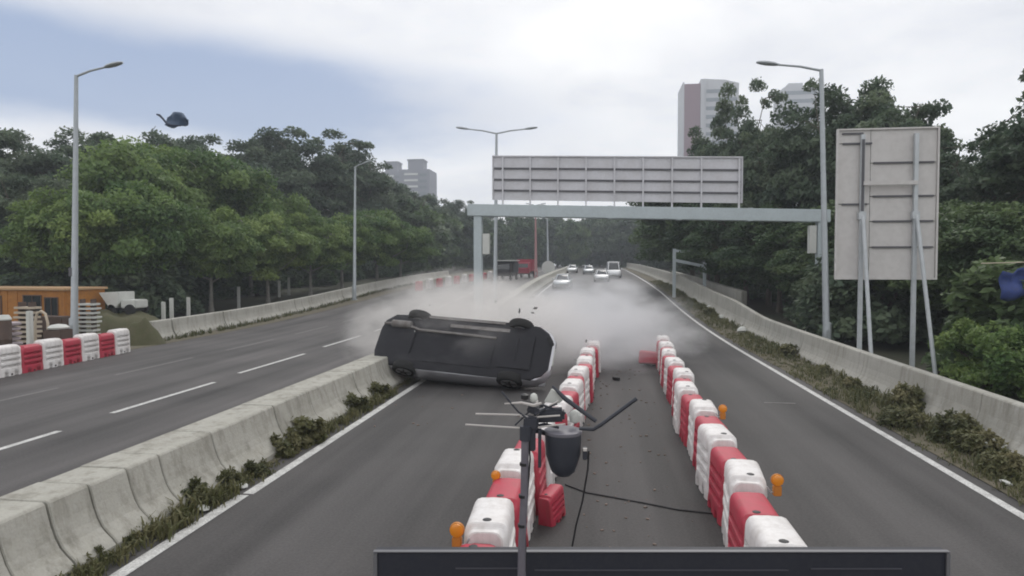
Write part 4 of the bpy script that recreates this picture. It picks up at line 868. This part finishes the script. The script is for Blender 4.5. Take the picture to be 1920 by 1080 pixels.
for i, (px, py, Y, k_) in enumerate(LD):
    plant_px(KD[k_], HD[k_], px, py, Y, f'tall dark tree in the back row on the left, {ORD[i]} from the left picture edge', 'tall dark trees in the left back row')
# right: tall dark trees
RD = [(1330, 235, 62, 2, .55), (1395, 158, 58, 2, .5), (1445, 240, 50, 0, .7), (1510, 235, 54, 2, .7), (1585, 150, 46, 0, .75), (1650, 190, 44, 1, .8), (1700, 215, 40, 2, .8), (1765, 265, 38, 1, .85), (1815, 285, 40, 0, .85), (1870, 270, 34, 2, .85), (2050, 105, 30, 2, .9), (1945, 305, 36, 1, .85)]
for i, (px, py, Y, k_, wd) in enumerate(RD):
    plant_px(KD[k_], HD[k_], px, py, Y, f'tall dark tree behind the right wall, {ORD[i]} from the gantry sign' , 'tall dark trees behind the right wall', wide=wd)
RM = [(1300, 330, 70, 0), (1345, 345, 60, 1), (1400, 370, 52, 0), (1465, 385, 46, 1), (1530, 400, 42, 0), (1610, 380, 38, 1), (1700, 395, 34, 0), (1800, 385, 30, 1), (1890, 400, 28, 0), (1960, 370, 26, 1)]
for i, (px, py, Y, k_) in enumerate(RM):
    plant_px(KM[k_], [12, 13][k_], px, py, Y, f'mid-height green tree below the tall dark ones, {ORD[i]} from the right gantry post', 'mid-height green trees behind the right wall', wide=1.25)
# far belt under the gantry beam, and both sides of the far road
for i in range(40):
    px = 800 + i * 13.5 + tr_rng.uniform(-6, 6); Y = 175 + tr_rng.uniform(-15, 45) + (25 if i % 2 else 0)
    py = 398 + tr_rng.uniform(-10, 14)
    if px < 900: py = 385 + tr_rng.uniform(-8, 12)
    if px > 1230: py = 380; Y -= 50
    plant_px(KF[i % 2], [14, 15][i % 2], px, py, Y, 'hazy green tree in the far belt closing the road behind the gantry', 'far belt of trees behind the gantry', wide=.8)
for i in range(12):
    Y = 95 + i * 8; plant(KF[i % 2], 14.5, 15 + tr_rng.uniform(0, 6), Y, 13 + tr_rng.uniform(-2, 3), 'hazy tree lining the right side of the far road', 'trees lining the far road on the right')
for i in range(9):
    Y = 100 + i * 10; plant(KF[i % 2], 14.5, -30 + tr_rng.uniform(-6, 3), Y, 11 + tr_rng.uniform(-2, 3), 'hazy tree lining the left side of the far road', 'trees lining the far road on the left')
# understorey: shrubs that fill the dark under the crowns
for i in range(26):
    Y = 36 + i * 2.6; x = -29.5 - .028 * max(0, Y - 28) - tr_rng.uniform(.5, 6)
    plant(BU[i % 2], 2.4, x, Y, tr_rng.uniform(2.2, 4.0), 'dark shrub in the shade behind the left concrete wall', 'shrubs behind the left wall', 'shrub', 'shrub', 1.1)
for i in range(12):
    plant(BU[i % 2], 2.4, -28 - tr_rng.uniform(0, 9), 35.5 + tr_rng.uniform(0, 8), tr_rng.uniform(2.5, 4.5), 'dark shrub behind the orange site hut', 'shrubs behind the hut', 'shrub', 'shrub', 1.1)
for i in range(34):
    Y = 16 + i * 2.0; x = 11.8 + tr_rng.uniform(0, 7) + (2 if Y < 26 else 0) + (2.5 if Y > 36 else 0)
    plant(BU[i % 2], 2.4, x, Y, tr_rng.uniform(2.2, 4.4), 'dark shrub in the shade behind the right concrete wall', 'shrubs behind the right wall', 'shrub', 'shrub', 1.1)
for i, (px, py, Y) in enumerate([(1850, 605, 21), (1795, 625, 24), (1915, 620, 19)]):
    plant_px(BU[2], 2.8, px, py, Y, f'light green bush behind the right wall, {ORD[i]} of three from the tall sign' if i else 'light green bush behind the right wall nearest the tall sign, below the tarpaulin', 'light green bushes right of the tall sign', 'shrub', 'shrub', .9)

# ------------------------------------------------------------------ weeds at the foot of the barriers
def weeds(name, spots, mt, seed, lb):
    r_ = np.random.default_rng(seed); V = []; tone = []
    for x, y_, h, nb in spots:
        tn = r_.random()
        for b_ in range(nb):
            a_ = r_.uniform(0, 6.28); l = h * r_.uniform(.5, 1.1); sp_ = l * r_.uniform(.2, .75); w_ = .006 + .022 * r_.random() * min(1, h * 2.5)
            bx_, by_ = x + r_.normal() * .05, y_ + r_.normal() * .05; d = np.array([math.cos(a_), math.sin(a_), 0]); s_ = np.array([-d[1], d[0], 0]) * w_; z0 = zg(y_)
            p0 = np.array([bx_, by_, z0]); p1 = p0 + d * sp_ * .4 + [0, 0, l * .65]; p2 = p0 + d * sp_ + [0, 0, l * r_.uniform(.6, 1)]
            V.append([p0 - s_ * .6, p0 + s_ * .6, p1 + s_, p1 - s_]); V.append([p1 - s_, p1 + s_, p2 + s_ * .25, p2 - s_ * .25]); tone += [np.clip(tn + r_.normal() * .15, 0, 1)] * 8
    V = np.array(V); n_ = len(V); me = bpy.data.meshes.new(name); me.vertices.add(n_ * 4); me.vertices.foreach_set('co', V.reshape(-1)); me.loops.add(n_ * 4); me.loops.foreach_set('vertex_index', np.arange(n_ * 4)); me.polygons.add(n_); me.polygons.foreach_set('loop_start', np.arange(n_) * 4); me.update(calc_edges=True)
    a_ = me.attributes.new('tone', 'FLOAT', 'POINT'); a_.data.foreach_set('value', np.array(tone, dtype=np.float32)); me.materials.append(mt)
    return tag(link(name, me), lb, 'weeds', kind='stuff')
wr = np.random.default_rng(5); sp_ = []
for i in range(1500):
    y_ = 5 + 50 * wr.random() ** 1.7; k_ = .5 + .5 * math.sin(y_ * 1.3) * math.sin(y_ * .37 + 1)
    if wr.random() > .25 + .75 * k_: continue
    sp_.append((-5.66 + wr.random() ** 1.5 * .36, y_, (.08 + .3 * k_ * wr.random()), 9))
weeds('median_weeds', sp_, LEAF_W, 6, 'green weeds along the foot of the median barrier')
sp_ = []
for i in range(3800):
    y_ = 7 + 75 * wr.random() ** 1.6; x0 = 7.47 + rwx(y_) ; u = wr.random() ** 1.2; k_ = .5 + .5 * math.sin(y_ * .9 + 2) * math.sin(y_ * .31)
    sp_.append((x0 - u * (x0 - 6.02), y_, (.06 + (.38 * k_ + .10) * wr.random()) * (1 - .55 * u), 8))
weeds('verge_weeds', sp_, LEAF_R, 8, 'dry brownish weeds along the foot of the right wall')
sp_ = []
for i in range(500):
    y_ = 27 + 45 * wr.random(); sp_.append((-19.75 - .028 * max(0, y_ - 28) + wr.random() * .4, y_, .08 + .3 * wr.random(), 7))
weeds('wall_weeds', sp_, LEAF_W, 9, 'low weeds along the foot of the left concrete wall')
BW = [bush_kind(61, .45, .55, 34, 60, .055, LEAF_W), bush_kind(62, .4, .6, 30, 60, .05, LEAF_R)]
for i, (px, py, h, wd) in enumerate([(365, 945, .42, .8), (430, 915, .38, .7), (480, 890, .32, .8), (565, 830, .62, 1.0), (530, 852, .45, .8), (640, 770, .5, 1), (690, 745, .5, 1), (135, 1055, .25, .7), (215, 1020, .22, .7)]):
    p = gnd(px, py); plant(BW[0], .6, max(-5.72, min(-5.4, p.x)), p.y, h, f'low green weed clump at the median barrier foot, {ORD[i]} counted from the wreck' if False else ['round green weed clump at the median barrier, between the litter and the picture edge', 'green weed clump beside the white litter at the median barrier', 'small weed clump just past the litter at the median barrier', 'largest olive weed clump against the median barrier', 'weed clump just in front of the largest one at the median barrier', 'weed clump at the median barrier halfway to the wreck', 'weed clump at the median barrier right below the wreck', 'small weed clump nearest the bottom left corner', 'small sparse weed clump, second from the bottom left corner'][i], 'weed clumps along the median barrier', 'weed_clump', 'weeds', wd)
for i, (px, py, h, wd) in enumerate([(1480, 668, .55, .9), (1415, 622, .7, 1), (1330, 600, .6, 1), (1705, 775, .75, .7), (1690, 800, .5, 1.2), (1790, 830, .65, .9), (1830, 850, .5, 1.1), (1880, 890, .45, 1.0), (1600, 730, .4, .9), (1545, 700, .35, .9)]):
    p = gnd(px, py); plant(BW[1 if i not in (1,) else 0], .6, p.x, p.y, h, ['brown-green weed clump at the right wall above the road scuff', 'dark green weed clump at the right wall near the gantry end', 'farthest weed clump at the right wall by the litter bags', 'tall spiky dry weed clump against the right wall below the tall sign', 'broad dry weed clump at the foot of the spiky one', 'dry weed clump left of the torn plastic pieces at the right wall', 'broad dry weed clump beside the torn plastic pieces', 'dry weed clump at the right picture edge', 'low dry weed clump below the left legs of the tall sign', 'low weed clump left of the tall sign legs at the right wall'][i], 'dry weed clumps along the right wall', 'weed_clump', 'weeds', wd)

# ------------------------------------------------------------------ dust cloud and haze
def vol_mat(name, nodes):
    m = bpy.data.materials.new(name); m.use_nodes = True; t = m.node_tree; t.nodes.clear(); o = t.nodes.new('ShaderNodeOutputMaterial'); v = t.nodes.new('ShaderNodeVolumePrincipled'); t.links.new(v.outputs[0], o.inputs['Volume']); nodes(t, v); return m
def dust_nodes(dens, tint, seed):
    def f(t, v):
        v.inputs['Color'].default_value = (*tint, 1); v.inputs['Anisotropy'].default_value = .1
        c = t.nodes.new('ShaderNodeTexCoord')
        l = t.nodes.new('ShaderNodeVectorMath'); l.operation = 'LENGTH'
        nz = t.nodes.new('ShaderNodeTexNoise'); nz.inputs['Scale'].default_value = 2.6; nz.inputs['Detail'].default_value = 6; nz.inputs['Roughness'].default_value = .6
        ad = t.nodes.new('ShaderNodeVectorMath'); ad.operation = 'ADD'; ad.inputs[1].default_value = (seed, seed * .7, 0); t.links.new(c.outputs['Object'], ad.inputs[0]); t.links.new(ad.outputs[0], nz.inputs['Vector'])
        t.links.new(c.outputs['Object'], l.inputs[0])
        r = t.nodes.new('ShaderNodeMapRange'); r.interpolation_type = 'SMOOTHSTEP'; r.inputs[1].default_value = 1.0; r.inputs[2].default_value = .25; r.inputs[3].default_value = 0; r.inputs[4].default_value = 1
        s = t.nodes.new('ShaderNodeMath'); s.operation = 'MULTIPLY_ADD'; t.links.new(nz.outputs[0], s.inputs[0]); s.inputs[1].default_value = -1.9; s.inputs[2].default_value = .95
        a_ = t.nodes.new('ShaderNodeMath'); a_.operation = 'ADD'; t.links.new(l.outputs['Value'], a_.inputs[0]); t.links.new(s.outputs[0], a_.inputs[1]); 
        mxx = t.nodes.new('ShaderNodeMath'); mxx.operation = 'MAXIMUM'; t.links.new(a_.outputs[0], mxx.inputs[0])
        l2 = t.nodes.new('ShaderNodeMath'); l2.operation = 'MULTIPLY_ADD'; t.links.new(l.outputs['Value'], l2.inputs[0]); l2.inputs[1].default_value = 3.2; l2.inputs[2].default_value = -2.2; t.links.new(l2.outputs[0], mxx.inputs[1])
        t.links.new(mxx.outputs[0], r.inputs[0])
        d = t.nodes.new('ShaderNodeMath'); d.operation = 'MULTIPLY'; t.links.new(r.outputs[0], d.inputs[0]); d.inputs[1].default_value = dens; t.links.new(d.outputs[0], v.inputs['Density'])
    return f
def dust(c, r, dens, tint, seed, lb):
    me = bpy.data.meshes.new('dust_cloud'); bm = bmesh.new(); bmesh.ops.create_icosphere(bm, subdivisions=3, radius=1.0); bm.to_mesh(me); bm.free(); me.materials.append(vol_mat('dust_%d' % seed, dust_nodes(dens, tint, seed)))
    o = link('dust_cloud', me, None, c); o.scale = r; tag(o, lb, 'dust', kind='stuff'); return o
dust((-4.2, 22.5, 1.15), (4.8, 5.0, 2.4), .55, (.92, .90, .88), 3, 'brown-grey dust cloud rising behind the overturned car')
dust((-.6, 25.6, .85), (5.0, 6.0, 2.4), .50, (.97, .97, .985), 8, 'pale grey dust cloud drifting over the road right of the overturned car')

hz = MB(); hz.b2(-430, 430, -90, 810, -1.2, 150); hm = vol_mat('haze_air', lambda t, v: (setattr(v.inputs['Density'], 'default_value', .0009), setattr(v.inputs['Color'], 'default_value', (.86, .92, 1.0, 1))))
o = hz.obj('haze', hm); tag(o, 'thin pale haze in the air', 'haze', kind='stuff')
